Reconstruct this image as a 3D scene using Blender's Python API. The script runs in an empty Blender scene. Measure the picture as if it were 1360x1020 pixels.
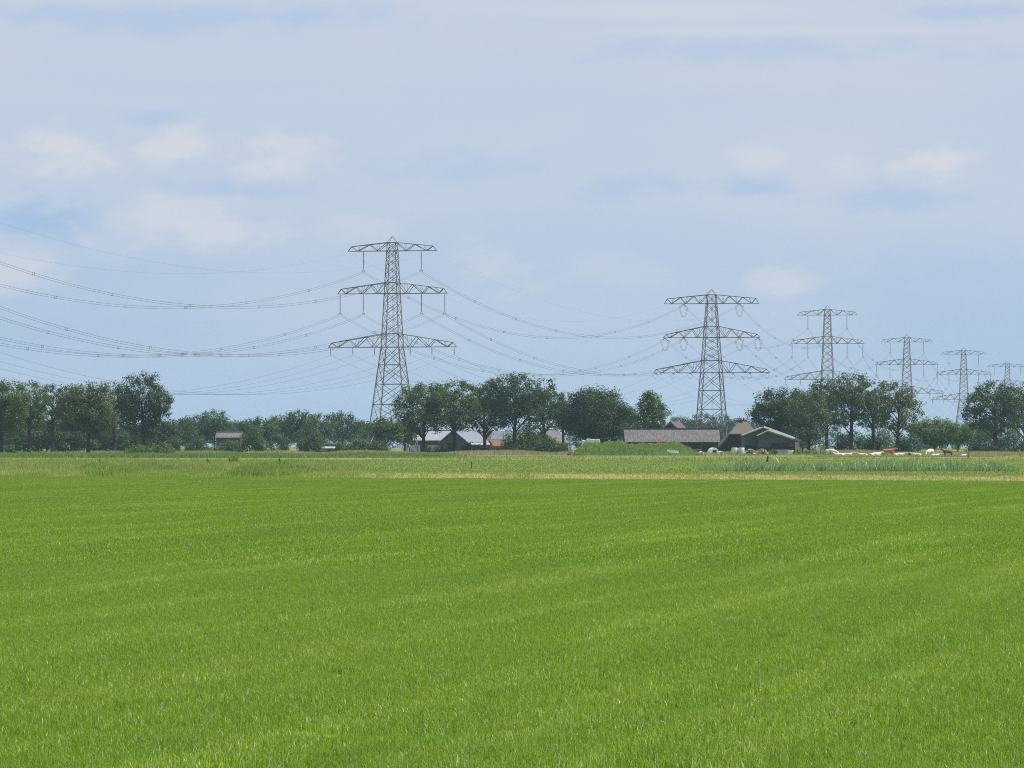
import bpy, math, random
import numpy as np
from mathutils import Vector, Matrix

scn = bpy.context.scene
COL = scn.collection
R = math.radians
F = 7000.0 / 1360.0          # focal length in picture widths (a long telephoto)
EYE = 1.9                    # eye height in metres above the field

# ------------------------------------------------------------------ camera
cam_d = bpy.data.cameras.new('camera')
cam_d.sensor_width = 36.0
cam_d.lens = 36.0 * F
cam_d.clip_start = 0.5
cam_d.clip_end = 30000.0
cam = bpy.data.objects.new('camera', cam_d)
COL.objects.link(cam)
cam.location = (0, 0, EYE)
cam.rotation_euler = (R(90) + math.atan(82 / 7000.0), 0, 0)
scn.camera = cam

# ------------------------------------------------------------------ sun, sky, exposure
SUN_EL, SUN_AZ = 54.0, 80.0          # azimuth clockwise from the view direction (+Y) towards +X
sd = bpy.data.lights.new('sun', 'SUN')
sd.energy = 5.0
sd.angle = R(0.6)
sd.color = (1.0, 0.955, 0.88)
sun = bpy.data.objects.new('sun', sd)
COL.objects.link(sun)
to_sun = Vector((math.sin(R(SUN_AZ)) * math.cos(R(SUN_EL)), math.cos(R(SUN_AZ)) * math.cos(R(SUN_EL)), math.sin(R(SUN_EL))))
sun.rotation_euler = to_sun.to_track_quat('Z', 'Y').to_euler()
sun.location = (0, 0, 200)

vs = scn.view_settings
vs.view_transform = 'Standard'
vs.look = 'None'
vs.gamma = 1.0
vs.use_curve_mapping = False
vs.exposure = 0.35
scn.display_settings.display_device = 'sRGB'
scn.cycles.use_denoising = False
scn.cycles.filter_width = 1.05
scn.cycles.max_bounces = 8
scn.cycles.diffuse_bounces = 3
scn.cycles.transmission_bounces = 4
scn.cycles.transparent_max_bounces = 8
scn.cycles.volume_bounces = 1
scn.cycles.sample_clamp_indirect = 4.0


class NT:
    """small helper for building node trees"""
    def __init__(self, tree):
        self.t = tree

    def n(self, typ, **kw):
        nd = self.t.nodes.new(typ)
        for k, v in kw.items():
            setattr(nd, k, v)
        return nd

    def link(self, a, b):
        self.t.links.new(a, b)

    def put(self, sock, v):
        if isinstance(v, bpy.types.NodeSocket):
            self.link(v, sock)
        else:
            sock.default_value = v

    def math(self, op, a, b=0.0, c=None, clamp=False):
        nd = self.n('ShaderNodeMath', operation=op)
        nd.use_clamp = clamp
        self.put(nd.inputs[0], a)
        self.put(nd.inputs[1], b)
        if c is not None:
            self.put(nd.inputs[2], c)
        return nd.outputs[0]

    def mix(self, f, a, b, blend='MIX'):
        nd = self.n('ShaderNodeMix', data_type='RGBA', blend_type=blend)
        self.put(nd.inputs[0], f)
        self.put(nd.inputs[6], a if isinstance(a, bpy.types.NodeSocket) else (*a, 1))
        self.put(nd.inputs[7], b if isinstance(b, bpy.types.NodeSocket) else (*b, 1))
        return nd.outputs[2]

    def noise(self, vec, scale, detail=3.0, rough=0.55, dist=0.0):
        nd = self.n('ShaderNodeTexNoise')
        self.link(vec, nd.inputs['Vector'])
        nd.inputs['Scale'].default_value = scale
        nd.inputs['Detail'].default_value = detail
        nd.inputs['Roughness'].default_value = rough
        nd.inputs['Distortion'].default_value = dist
        return nd.outputs['Fac']

    def ramp(self, f, a, b):
        nd = self.n('ShaderNodeMapRange', interpolation_type='SMOOTHSTEP')
        self.put(nd.inputs[0], f)
        self.put(nd.inputs[1], a)
        self.put(nd.inputs[2], b)
        return nd.outputs[0]

    def vscale(self, vec, s, off=(0, 0, 0)):
        nd = self.n('ShaderNodeMapping')
        self.link(vec, nd.inputs[0])
        nd.inputs['Scale'].default_value = s
        nd.inputs['Location'].default_value = off
        return nd.outputs[0]


world = bpy.data.worlds.new('World')
scn.world = world
world.use_nodes = True
wt = world.node_tree
wt.nodes.clear()
w = NT(wt)
SKY_STRENGTH = 0.085
sky = w.n('ShaderNodeTexSky', sky_type='NISHITA')
sky.sun_disc = False
sky.sun_elevation = R(SUN_EL)
sky.sun_rotation = R(SUN_AZ)
sky.air_density = 1.1
sky.dust_density = 1.2
sky.ozone_density = 1.5
co = w.n('ShaderNodeTexCoord').outputs['Generated']
sep = w.n('ShaderNodeSeparateXYZ')
w.link(co, sep.inputs[0])
# direction of a sky point as azimuth and elevation in degrees
az = w.math('MULTIPLY', w.math('ARCTAN2', sep.outputs[0], sep.outputs[1]), 57.29578)
el = w.math('MULTIPLY', w.math('ARCSINE', sep.outputs[2]), 57.29578)
comb = w.n('ShaderNodeCombineXYZ')
w.link(az, comb.inputs[0])
w.link(el, comb.inputs[1])
ang = comb.outputs[0]
# thin high veil everywhere
k = 1.0 / SKY_STRENGTH
SKY_BLUE = tuple(c * k for c in (0.322, 0.441, 0.622))
VEIL = tuple(c * k for c in (0.475, 0.512, 0.588))
PUFF = tuple(c * k for c in (0.530, 0.548, 0.592))
v1 = w.noise(w.vscale(ang, (0.16, 0.55, 1), (3.1, 1.7, 0)), 1.0, 5, 0.55, 0.4)
v2 = w.noise(w.vscale(ang, (0.55, 1.35, 1), (7.7, 4.2, 0)), 1.0, 5, 0.58, 0.3)
v3 = w.noise(w.vscale(ang, (0.10, 1.5, 1), (1.2, 9.4, 0)), 1.0, 3, 0.5, 0.2)
high = w.ramp(el, 0.8, 3.4)
veil = w.math('ADD', w.math('MULTIPLY', w.ramp(v1, 0.34, 0.66), 0.30), w.math('MULTIPLY', high, 0.62))
veil = w.math('ADD', veil, w.math('MULTIPLY', w.math('SUBTRACT', v3, 0.5), 0.5))
base = w.mix(0.86, sky.outputs[0], SKY_BLUE)
c1 = w.mix(w.math('MULTIPLY', veil, 0.95, clamp=True), base, VEIL)
# blue streaks between the veil high up, and soft cumulus puffs lower down: (azimuth, elevation, half width, half height, strength)


def puffs(lst):
    tot = None
    wob = w.math('MULTIPLY', w.math('SUBTRACT', v2, 0.5), 2.6)
    wob2 = w.math('MULTIPLY', w.math('SUBTRACT', w.noise(w.vscale(ang, (1.5, 2.9, 1), (2.2, 8.1, 0)), 1.0, 5, 0.65), 0.5), 2.6)
    for (a, e, hw, hh, s) in lst:
        dx = w.math('DIVIDE', w.math('SUBTRACT', az, a), hw)
        dy = w.math('DIVIDE', w.math('SUBTRACT', el, e), hh)
        d = w.math('SQRT', w.math('ADD', w.math('MULTIPLY', dx, dx), w.math('MULTIPLY', dy, dy)))
        d = w.math('ADD', w.math('ADD', d, wob), wob2)
        m = w.math('MULTIPLY', w.math('SUBTRACT', 1.0, w.ramp(d, 0.1, 1.3)), s)
        tot = m if tot is None else w.math('MAXIMUM', tot, m)
    return tot


def A(px):
    return math.degrees(math.atan((px - 680) / 7000.0))


def E(py):
    return math.degrees(math.atan((592 - py) / 7000.0))


blue = puffs([(A(70), E(295), 1.0, 0.30, 1.0), (A(205), E(160), 0.34, 0.14, 0.5), (A(1000), E(248), 0.45, 0.20, 0.6),
              (A(1180), E(265), 0.9, 0.16, 0.5), (A(830), E(245), 0.8, 0.22, 0.45), (A(1000), E(68), 2.4, 0.16, 0.42),
              (A(200), E(25), 2.8, 0.2, 0.45), (A(1240), E(360), 0.9, 0.3, 0.3), (A(330), E(250), 1.0, 0.14, 0.45),
              (A(600), E(225), 0.9, 0.2, 0.3), (A(1280), E(18), 1.2, 0.1, 0.5)])
c2 = w.mix(blue, c1, w.mix(0.5, base, tuple(c * k for c in (0.265, 0.395, 0.600))))
white = puffs([(A(90), E(202), 0.72, 0.24, 0.85), (A(225), E(192), 0.75, 0.22, 0.75), (A(365), E(215), 0.62, 0.3, 0.75),
               (A(235), E(298), 1.1, 0.32, 0.7), (A(1250), E(216), 0.50, 0.24, 0.9), (A(1005), E(212), 0.3, 0.22, 0.5),
               (A(1120), E(222), 0.35, 0.2, 0.4), (A(1042), E(378), 0.38, 0.26, 0.55), (A(655), E(355), 0.6, 0.32, 0.35),
               (A(480), E(295), 0.5, 0.2, 0.35), (A(30), E(360), 0.5, 0.3, 0.6), (A(800), E(360), 0.6, 0.18, 0.2),
               (A(1060), E(42), 2.0, 0.06, 0.35), (A(900), E(15), 2.4, 0.08, 0.3)])
c3 = w.mix(white, c2, PUFF)
bg = w.n('ShaderNodeBackground')
w.link(c3, bg.inputs[0])
bg.inputs[1].default_value = SKY_STRENGTH
wo = w.n('ShaderNodeOutputWorld')
w.link(bg.outputs[0], wo.inputs[0])

# ------------------------------------------------------------------ where things stand


def gx(px, Y):
    return (px - 680) / 7000.0 * Y


def gz(py, Y):
    return EYE + (592 - py) / 7000.0 * Y


def gY(py):
    return EYE * 7000.0 / (py - 592)


# ------------------------------------------------------------------ scene tree helpers
def tag(o, label=None, cat=None, group=None, kind=None):
    if label:
        o['label'] = label
    if cat:
        o['category'] = cat
    if group:
        o['group'] = group
    if kind:
        o['kind'] = kind
    return o


def empty(name, loc=(0, 0, 0), rz=0.0):
    o = bpy.data.objects.new(name, None)
    COL.objects.link(o)
    o.location = loc
    o.rotation_euler = (0, 0, rz)
    o.empty_display_size = 0.5
    return o


def link_mesh(name, me, parent=None, loc=(0, 0, 0)):
    o = bpy.data.objects.new(name, me)
    COL.objects.link(o)
    o.location = loc
    if parent:
        o.parent = parent
    return o


def copy_tree(o, parent=None):
    c = o.copy()
    COL.objects.link(c)
    if parent:
        c.parent = parent
    for ch in list(o.children):
        copy_tree(ch, c)
    return c


class MB:
    def __init__(self):
        self.v = []
        self.f = []

    def add(self, vs, fs):
        b = len(self.v)
        self.v += [tuple(p) for p in vs]
        self.f += [tuple(b + i for i in f) for f in fs]
        return self

    def box(self, c, s, M=None):
        x, y, z = (s[0] / 2, s[1] / 2, s[2] / 2)
        vs = [Vector((a * x, b * y, d * z)) for d in (-1, 1) for b in (-1, 1) for a in (-1, 1)]
        if M:
            vs = [M @ p for p in vs]
        vs = [p + Vector(c) for p in vs]
        return self.add(vs, [(0, 2, 3, 1), (4, 5, 7, 6), (0, 1, 5, 4), (2, 6, 7, 3), (0, 4, 6, 2), (1, 3, 7, 5)])

    def bar(self, p, q, wd, n=4, w2=None, caps=False):
        p, q = Vector(p), Vector(q)
        d = (q - p)
        if d.length < 1e-6:
            return self
        d.normalize()
        u = d.orthogonal().normalized()
        v = d.cross(u)
        w2 = wd if w2 is None else w2
        vs = []
        for (c, r) in ((p, wd), (q, w2)):
            for i in range(n):
                a = 2 * math.pi * (i + 0.5) / n
                vs.append(c + u * (math.cos(a) * r * 0.5) + v * (math.sin(a) * r * 0.5))
        fs = [(i, (i + 1) % n, n + (i + 1) % n, n + i) for i in range(n)]
        if caps:
            fs += [tuple(range(n))[::-1], tuple(range(n, 2 * n))]
        return self.add(vs, fs)

    def tube(self, pts, rad, n=6, caps=True):
        pts = [Vector(p) for p in pts]
        if not hasattr(rad, '__len__'):
            rad = [rad] * len(pts)
        b = len(self.v)
        u = None
        for i, p in enumerate(pts):
            d = (pts[min(i + 1, len(pts) - 1)] - pts[max(i - 1, 0)]).normalized()
            if u is None:
                u = d.orthogonal().normalized()
            u = (u - d * u.dot(d)).normalized()
            v = d.cross(u)
            for j in range(n):
                a = 2 * math.pi * j / n
                self.v.append(tuple(p + u * (math.cos(a) * rad[i]) + v * (math.sin(a) * rad[i])))
        for i in range(len(pts) - 1):
            for j in range(n):
                self.f.append((b + i * n + j, b + i * n + (j + 1) % n, b + (i + 1) * n + (j + 1) % n, b + (i + 1) * n + j))
        if caps:
            self.f.append(tuple(b + j for j in range(n))[::-1])
            self.f.append(tuple(b + (len(pts) - 1) * n + j for j in range(n)))
        return self

    def poly(self, pts, thick):
        """a flat polygon given thickness along its own normal (downwards)"""
        P = [Vector(p) for p in pts]
        nrm = Vector((0, 0, 0))
        for i in range(len(P)):
            nrm += P[i].cross(P[(i + 1) % len(P)])
        nrm.normalize()
        if nrm.z < 0:
            P = P[::-1]
            nrm = -nrm
        n = len(P)
        Q = [p - nrm * thick for p in P]
        fs = [tuple(range(n)), tuple(range(n, 2 * n))[::-1]]
        fs += [(i, n + i, n + (i + 1) % n, (i + 1) % n) for i in range(n)]
        return self.add(P + Q, fs)

    def mesh(self, name, mat, smooth=False):
        me = bpy.data.meshes.new(name)
        me.from_pydata([tuple(p) for p in self.v], [], self.f)
        if mat:
            me.materials.append(mat)
        if smooth:
            me.polygons.foreach_set('use_smooth', [True] * len(me.polygons))
        me.update()
        return me

    def build(self, name, mat, parent=None, loc=(0, 0, 0), smooth=False):
        return link_mesh(name, self.mesh(name, mat, smooth), parent, loc)


def np_mesh(name, verts, faces, mat, attrs=None):
    """verts (N,3); faces (M,k) of one size; attrs: dict name -> (N,) float"""
    me = bpy.data.meshes.new(name)
    nv, nf, kk = len(verts), len(faces), faces.shape[1]
    me.vertices.add(nv)
    me.vertices.foreach_set('co', np.ascontiguousarray(verts, dtype=np.float32).ravel())
    me.loops.add(nf * kk)
    me.loops.foreach_set('vertex_index', np.ascontiguousarray(faces, dtype=np.int32).ravel())
    me.polygons.add(nf)
    me.polygons.foreach_set('loop_start', np.arange(nf, dtype=np.int32) * kk)
    me.update(calc_edges=True)
    for an, arr in (attrs or {}).items():
        a = me.attributes.new(an, 'FLOAT', 'POINT')
        a.data.foreach_set('value', np.ascontiguousarray(arr, dtype=np.float32))
    if mat:
        me.materials.append(mat)
    me.validate()
    return me


# ------------------------------------------------------------------ materials
def new_mat(name):
    m = bpy.data.materials.new(name)
    m.use_nodes = True
    m.node_tree.nodes.clear()
    return m, NT(m.node_tree)


def surf(name, col, rough=0.8, var=0.25, scale=1.5, metal=0.0, spec=0.3, col2=None, stretch=(1, 1, 1), bump=0.0):
    m, t = new_mat(name)
    p = t.n('ShaderNodeBsdfPrincipled')
    o = t.n('ShaderNodeOutputMaterial')
    t.link(p.outputs[0], o.inputs[0])
    tc = t.n('ShaderNodeTexCoord').outputs['Object']
    n1 = t.noise(t.vscale(tc, stretch), scale, 5, 0.6)
    n2 = t.noise(tc, scale * 0.17, 3, 0.5)
    lo = tuple(c * (1 - var) for c in col)
    hi = tuple(min(1, c * (1 + var)) for c in col) if col2 is None else col2
    c = t.mix(t.ramp(n1, 0.3, 0.7), lo, hi)
    c = t.mix(t.math('MULTIPLY', t.ramp(n2, 0.35, 0.7), 0.35), c, tuple(x * 0.7 for x in col))
    t.link(c, p.inputs['Base Color'])
    p.inputs['Roughness'].default_value = rough
    p.inputs['Metallic'].default_value = metal
    p.inputs['Specular IOR Level'].default_value = spec
    if bump:
        b = t.n('ShaderNodeBump')
        b.inputs['Strength'].default_value = bump
        b.inputs['Distance'].default_value = 0.05
        t.link(n1, b.inputs['Height'])
        t.link(b.outputs[0], p.inputs['Normal'])
    return m


def leaf_mat(name, dark, light, transl=0.35, rough=0.55, wscale=0.25, gloss=0.02):
    """foliage: colour by the leaf's own tint and by slow variation through the place"""
    m, t = new_mat(name)
    at = t.n('ShaderNodeAttribute', attribute_name='tint').outputs['Fac']
    pos = t.n('ShaderNodeNewGeometry').outputs['Position']
    nz = t.noise(pos, wscale, 3, 0.6)
    f = t.math('ADD', t.math('MULTIPLY', at, 0.65), t.math('MULTIPLY', t.ramp(nz, 0.3, 0.7), 0.35))
    c = t.mix(f, dark, light)
    d = t.n('ShaderNodeBsdfDiffuse')
    t.link(c, d.inputs[0])
    tr = t.n('ShaderNodeBsdfTranslucent')
    t.link(t.mix(0.45, c, tuple(min(1, a * 1.1 + b) for a, b in zip(light, (0.03, 0.04, 0.0)))), tr.inputs[0])
    mx = t.n('ShaderNodeMixShader')
    mx.inputs[0].default_value = transl
    t.link(d.outputs[0], mx.inputs[1])
    t.link(tr.outputs[0], mx.inputs[2])
    g = t.n('ShaderNodeBsdfGlossy')
    g.inputs['Roughness'].default_value = rough
    g.inputs[0].default_value = (0.8, 0.85, 0.8, 1)
    m2 = t.n('ShaderNodeMixShader')
    m2.inputs[0].default_value = gloss
    t.link(mx.outputs[0], m2.inputs[1])
    t.link(g.outputs[0], m2.inputs[2])
    o = t.n('ShaderNodeOutputMaterial')
    t.link(m2.outputs[0], o.inputs[0])
    return m


def field_colour(t, blades):
    """colour of the sown grass by place on the field: drill lines run 10 degrees right of the view"""
    pos = t.n('ShaderNodeNewGeometry').outputs['Position']
    s = t.n('ShaderNodeSeparateXYZ')
    t.link(pos, s.inputs[0])
    ca, sa = math.cos(R(10)), math.sin(R(10))
    cc = t.math('SUBTRACT', t.math('MULTIPLY', s.outputs[0], ca), t.math('MULTIPLY', s.outputs[1], sa))
    aa = t.math('ADD', t.math('MULTIPLY', s.outputs[0], sa), t.math('MULTIPLY', s.outputs[1], ca))
    cb = t.n('ShaderNodeCombineXYZ')
    t.link(cc, cb.inputs[0])
    t.link(aa, cb.inputs[1])
    line = t.noise(t.vscale(cb.outputs[0], (0.85, 0.022, 1)), 1.0, 4, 0.6)
    wide = t.noise(t.vscale(cb.outputs[0], (0.16, 0.03, 1), (5, 3, 0)), 1.0, 3, 0.55)
    fine = t.noise(t.vscale(cb.outputs[0], (1.1, 0.35, 1), (2, 8, 0)), 1.0, 4, 0.6)
    stripe = t.ramp(line, 0.47, 0.64)
    f = t.math('ADD', t.math('MULTIPLY', stripe, 0.62), t.math('MULTIPLY', t.ramp(wide, 0.38, 0.62), 0.30))
    f = t.math('ADD', f, t.math('MULTIPLY', t.ramp(fine, 0.3, 0.7), 0.22), clamp=True)
    col = t.mix(f, (0.098, 0.245, 0.011), (0.300, 0.425, 0.034))
    return col, stripe


def make_grass_mat():
    m, t = new_mat('sown_grass')
    col, stripe = field_colour(t, True)
    at = t.n('ShaderNodeAttribute', attribute_name='tint').outputs['Fac']
    hh = t.n('ShaderNodeAttribute', attribute_name='height').outputs['Fac']
    c = t.mix(t.ramp(at, 0.0, 0.95), t.mix(0.62, col, (0.030, 0.10, 0.003)), t.mix(0.55, col, (0.36, 0.48, 0.12)))
    thr = t.math('SUBTRACT', 0.990, t.math('MULTIPLY', stripe, 0.030))
    pale = t.math('GREATER_THAN', at, thr)
    c = t.mix(t.math('MULTIPLY', pale, 0.9), c, (0.85, 0.87, 0.68))  # scattered pale dead blades, whitened to paint sun glints into the colour
    d = t.n('ShaderNodeBsdfDiffuse')
    t.link(c, d.inputs[0])
    tr = t.n('ShaderNodeBsdfTranslucent')
    t.link(t.mix(0.5, c, (0.29, 0.44, 0.012)), tr.inputs[0])
    mx = t.n('ShaderNodeMixShader')
    mx.inputs[0].default_value = 0.5
    t.link(d.outputs[0], mx.inputs[1])
    t.link(tr.outputs[0], mx.inputs[2])
    g = t.n('ShaderNodeBsdfGlossy')
    g.inputs['Roughness'].default_value = 0.38
    m2 = t.n('ShaderNodeMixShader')
    m2.inputs[0].default_value = 0.02
    t.link(mx.outputs[0], m2.inputs[1])
    t.link(g.outputs[0], m2.inputs[2])
    o = t.n('ShaderNodeOutputMaterial')
    t.link(m2.outputs[0], o.inputs[0])
    return m


def make_field_mat():
    m, t = new_mat('field_soil')
    col, stripe = field_colour(t, False)
    d = t.n('ShaderNodeBsdfDiffuse')
    t.link(t.mix(0.35, col, (0.05, 0.10, 0.010)), d.inputs[0])
    o = t.n('ShaderNodeOutputMaterial')
    t.link(d.outputs[0], o.inputs[0])
    return m


def land_mat(name, a, b, scale=0.05, stretch=(1, 0.3, 1), c=None):
    m, t = new_mat(name)
    pos = t.n('ShaderNodeNewGeometry').outputs['Position']
    n1 = t.noise(t.vscale(pos, stretch), scale, 5, 0.6)
    n2 = t.noise(t.vscale(pos, stretch), scale * 9, 4, 0.6)
    f = t.math('ADD', t.math('MULTIPLY', t.ramp(n1, 0.3, 0.7), 0.6), t.math('MULTIPLY', t.ramp(n2, 0.3, 0.7), 0.4))
    col = t.mix(f, a, b)
    if c:
        n3 = t.noise(t.vscale(pos, stretch, (31, 7, 0)), scale * 2.3, 4, 0.6)
        col = t.mix(t.math('MULTIPLY', t.ramp(n3, 0.52, 0.7), 0.8), col, c)
    d = t.n('ShaderNodeBsdfDiffuse')
    t.link(col, d.inputs[0])
    o = t.n('ShaderNodeOutputMaterial')
    t.link(d.outputs[0], o.inputs[0])
    return m


M = {}
M['steel'] = surf('galvanised_steel', (0.185, 0.187, 0.192), 0.65, 0.3, 0.6, 0.35)
M['steel_dark'] = surf('weathered_dark_steel', (0.085, 0.087, 0.091), 0.65, 0.25, 0.6, 0.3)
M['wire'] = surf('aluminium_conductor', (0.11, 0.115, 0.12), 0.6, 0.1, 0.6, 0.3)
M['glass_ins'] = surf('insulator_glaze', (0.10, 0.10, 0.11), 0.35, 0.2, 2.0)
M['bark'] = surf('bark', (0.036, 0.031, 0.024), 0.95, 0.35, 2.5, stretch=(2, 2, 0.4))
M['bark_grey'] = surf('grey_bark', (0.11, 0.10, 0.085), 0.95, 0.35, 2.5, stretch=(2, 2, 0.4))
M['grass'] = make_grass_mat()
M['field'] = make_field_mat()

# ------------------------------------------------------------------ haze (the air over the whole place)
hz = MB().box((0, 2990, 30.5), (4420, 6460, 64)).build('haze', None)
tag(hz, 'pale blue summer haze over the whole landscape', 'haze', kind='stuff')
hm, t = new_mat('haze_air')
pv = t.n('ShaderNodeVolumePrincipled')
pv.inputs['Color'].default_value = (0.52, 0.73, 1.0, 1)
pv.inputs['Density'].default_value = 0.000048
pv.inputs['Anisotropy'].default_value = 0.25
o = t.n('ShaderNodeOutputMaterial')
t.link(pv.outputs[0], o.inputs['Volume'])
hz.data.materials.append(hm)

# ------------------------------------------------------------------ ground and strips of land
def sheet(name, pts, z, mat):
    me = bpy.data.meshes.new(name)
    me.from_pydata([(x, y, z) for x, y in pts], [], [tuple(range(len(pts)))])
    me.materials.append(mat)
    me.update()
    if me.polygons[0].normal.z < 0:
        me.flip_normals()
    ob = link_mesh(name, me)
    tag(ob, kind='structure')
    return ob


def strip_pts(p0, p1, far, near, steps=24, jit=0.0, seed=1):
    """strip between two picture heights, far/near given as functions of picture x; returns ground points"""
    rg = random.Random(seed)
    a, b = [], []
    for i in range(steps + 1):
        px = p0 + (p1 - p0) * i / steps
        yf, yn = far(px), near(px)
        Yf, Yn = gY(yf), gY(yn)
        Yf *= 1 + rg.uniform(-jit, jit)
        Yn *= 1 + rg.uniform(-jit, jit)
        a.append((gx(px, Yn), Yn))
        b.append((gx(px, Yf), Yf))
    return a + b[::-1]


edge = lambda px: 633.6 + 0.0056 * px          # far edge of the sown field
sheet('ground', [(-2180, -220), (2180, -220), (2180, 6190), (-2180, 6190)], 0.0,
      land_mat('rough_ground', (0.11, 0.165, 0.04), (0.17, 0.205, 0.06), 0.02))
sheet('grass_field', [(-30, 4), (30, 4), (gx(2000, gY(edge(2000))), gY(edge(2000))), (gx(-700, gY(edge(-700))), gY(edge(-700)))], 0.010, M['field'])
sheet('mown_verge', strip_pts(-300, 1700, lambda p: edge(p) - 7.6, lambda p: edge(p) + 0.1, 60, 0.004, 3), 0.015,
      land_mat('straw_ground', (0.38, 0.32, 0.13), (0.22, 0.26, 0.06), 0.25, (1, 0.12, 1)))
sheet('meadow', strip_pts(-300, 1700, lambda p: 611.5, lambda p: edge(p) - 7.5, 60, 0.0, 5), 0.020,
      land_mat('meadow_ground', (0.115, 0.185, 0.035), (0.16, 0.205, 0.055), 0.03, (1, 0.2, 1)))
sheet('rough_grassland', strip_pts(-300, 1700, lambda p: 604.6, lambda p: 611.6, 40, 0.0, 6), 0.025,
      land_mat('rough_grass_ground', (0.19, 0.19, 0.075), (0.125, 0.19, 0.045), 0.03, (1, 0.15, 1), (0.24, 0.20, 0.10)))

# ------------------------------------------------------------------ sown grass of the near field
rngn = np.random.default_rng(7)


def blade_patch(name, size, n, hmin, hmax, wid, bend, seed):
    rg = np.random.default_rng(seed)
    x = rg.uniform(-size / 2, size / 2, n)
    y = rg.uniform(-size / 2, size / 2, n)
    h = rg.uniform(hmin, hmax, n) * rg.uniform(0.75, 1.1, n)
    a = rg.uniform(0, 2 * np.pi, n)
    wv = wid * rg.uniform(0.6, 1.25, n)
    lean = rg.uniform(0.05, 1.0, n) ** 1.3 * bend
    la = rg.uniform(0, 2 * np.pi, n)
    ux, uy = np.cos(a) * wv / 2, np.sin(a) * wv / 2
    lx, ly = np.cos(la) * lean * h, np.sin(la) * lean * h
    V = np.zeros((n, 5, 3))
    V[:, 0] = np.stack([x - ux, y - uy, 0 * x - 0.01], 1)
    V[:, 1] = np.stack([x + ux, y + uy, 0 * x - 0.01], 1)
    V[:, 2] = np.stack([x - ux * 0.8 + lx * 0.35, y - uy * 0.8 + ly * 0.35, h * 0.6], 1)
    V[:, 3] = np.stack([x + ux * 0.8 + lx * 0.35, y + uy * 0.8 + ly * 0.35, h * 0.6], 1)
    V[:, 4] = np.stack([x + lx, y + ly, h * (1 - 0.35 * lean)], 1)
    i = np.arange(n)[:, None] * 5
    Fc = np.concatenate([i + [0, 1, 3], i + [0, 3, 2], i + [2, 3, 4]], 0)
    tint = np.repeat(rg.uniform(0, 1, n), 5)
    hg = np.tile([0, 0, 0.6, 0.6, 1.0], n)
    me = np_mesh(name, V.reshape(-1, 3), Fc, M['grass'], {'tint': tint, 'height': hg})
    return bpy.data.objects.new(name, me)


def gn_scatter(name, pts, patches, seed, label, cat, smin=0.85, smax=1.15):
    pc = bpy.data.collections.new(name + '_tufts')
    for p in patches:
        pc.objects.link(p)
    me = bpy.data.meshes.new(name)
    me.from_pydata([tuple(p) for p in pts], [], [])
    ob = link_mesh(name, me)
    tag(ob, label, cat, kind='stuff')
    g = bpy.data.node_groups.new(name + '_scatter', 'GeometryNodeTree')
    g.interface.new_socket('Geometry', in_out='INPUT', socket_type='NodeSocketGeometry')
    g.interface.new_socket('Geometry', in_out='OUTPUT', socket_type='NodeSocketGeometry')
    N = g.nodes
    L = g.links
    gi, go = N.new('NodeGroupInput'), N.new('NodeGroupOutput')
    ci = N.new('GeometryNodeCollectionInfo')
    ci.inputs[0].default_value = pc
    ci.inputs[1].default_value = True
    ci.inputs[2].default_value = True
    ip = N.new('GeometryNodeInstanceOnPoints')
    ip.inputs['Pick Instance'].default_value = True
    L.new(gi.outputs[0], ip.inputs['Points'])
    L.new(ci.outputs[0], ip.inputs['Instance'])
    rv = N.new('FunctionNodeRandomValue')
    rv.data_type = 'FLOAT_VECTOR'
    rv.inputs[0].default_value = (0, 0, 0)
    rv.inputs[1].default_value = (0, 0, 6.283)
    rv.inputs['Seed'].default_value = seed
    e2r = N.new('FunctionNodeEulerToRotation')
    L.new(rv.outputs[0], e2r.inputs[0])
    L.new(e2r.outputs[0], ip.inputs['Rotation'])
    rs = N.new('FunctionNodeRandomValue')
    rs.data_type = 'FLOAT'
    rs.inputs[2].default_value = smin
    rs.inputs[3].default_value = smax
    rs.inputs['Seed'].default_value = seed + 5
    L.new(rs.outputs[1], ip.inputs['Scale'])
    L.new(ip.outputs[0], go.inputs[0])
    md = ob.modifiers.new('scatter', 'NODES')
    md.node_group = g
    return ob


def field_points(y0, y1, step, seed, edge_limit=True):
    rg = random.Random(seed)
    out = []
    Y = y0
    while Y < y1:
        half = 0.104 * Y + 1.8
        X = -half
        while X < half:
            x, yy = X + rg.uniform(-.3, .3) * step, Y + rg.uniform(-.3, .3) * step
            px = 680 + x / yy * 7000
            if yy < gY(edge(px)) - 0.5 * step * 0.5:
                out.append((x, yy, 0.012))
            X += step
        Y += step
    return out


near_p = [blade_patch('near_tuft', 1.1, 4200, 0.045, 0.105, 0.0050, 1.1, 11 + i) for i in range(4)]
far_p = [blade_patch('far_tuft', 2.3, 4200, 0.055, 0.115, 0.013, 0.8, 31 + i) for i in range(4)]
gn_scatter('near_field_grass', field_points(28, 82, 0.92, 1), near_p, 3, 'short bright green grass covering the near half of the field', 'grass')
gn_scatter('far_field_grass', field_points(82, 330, 1.9, 2), far_p, 9, 'short green grass on the far half of the field', 'grass')


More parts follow.
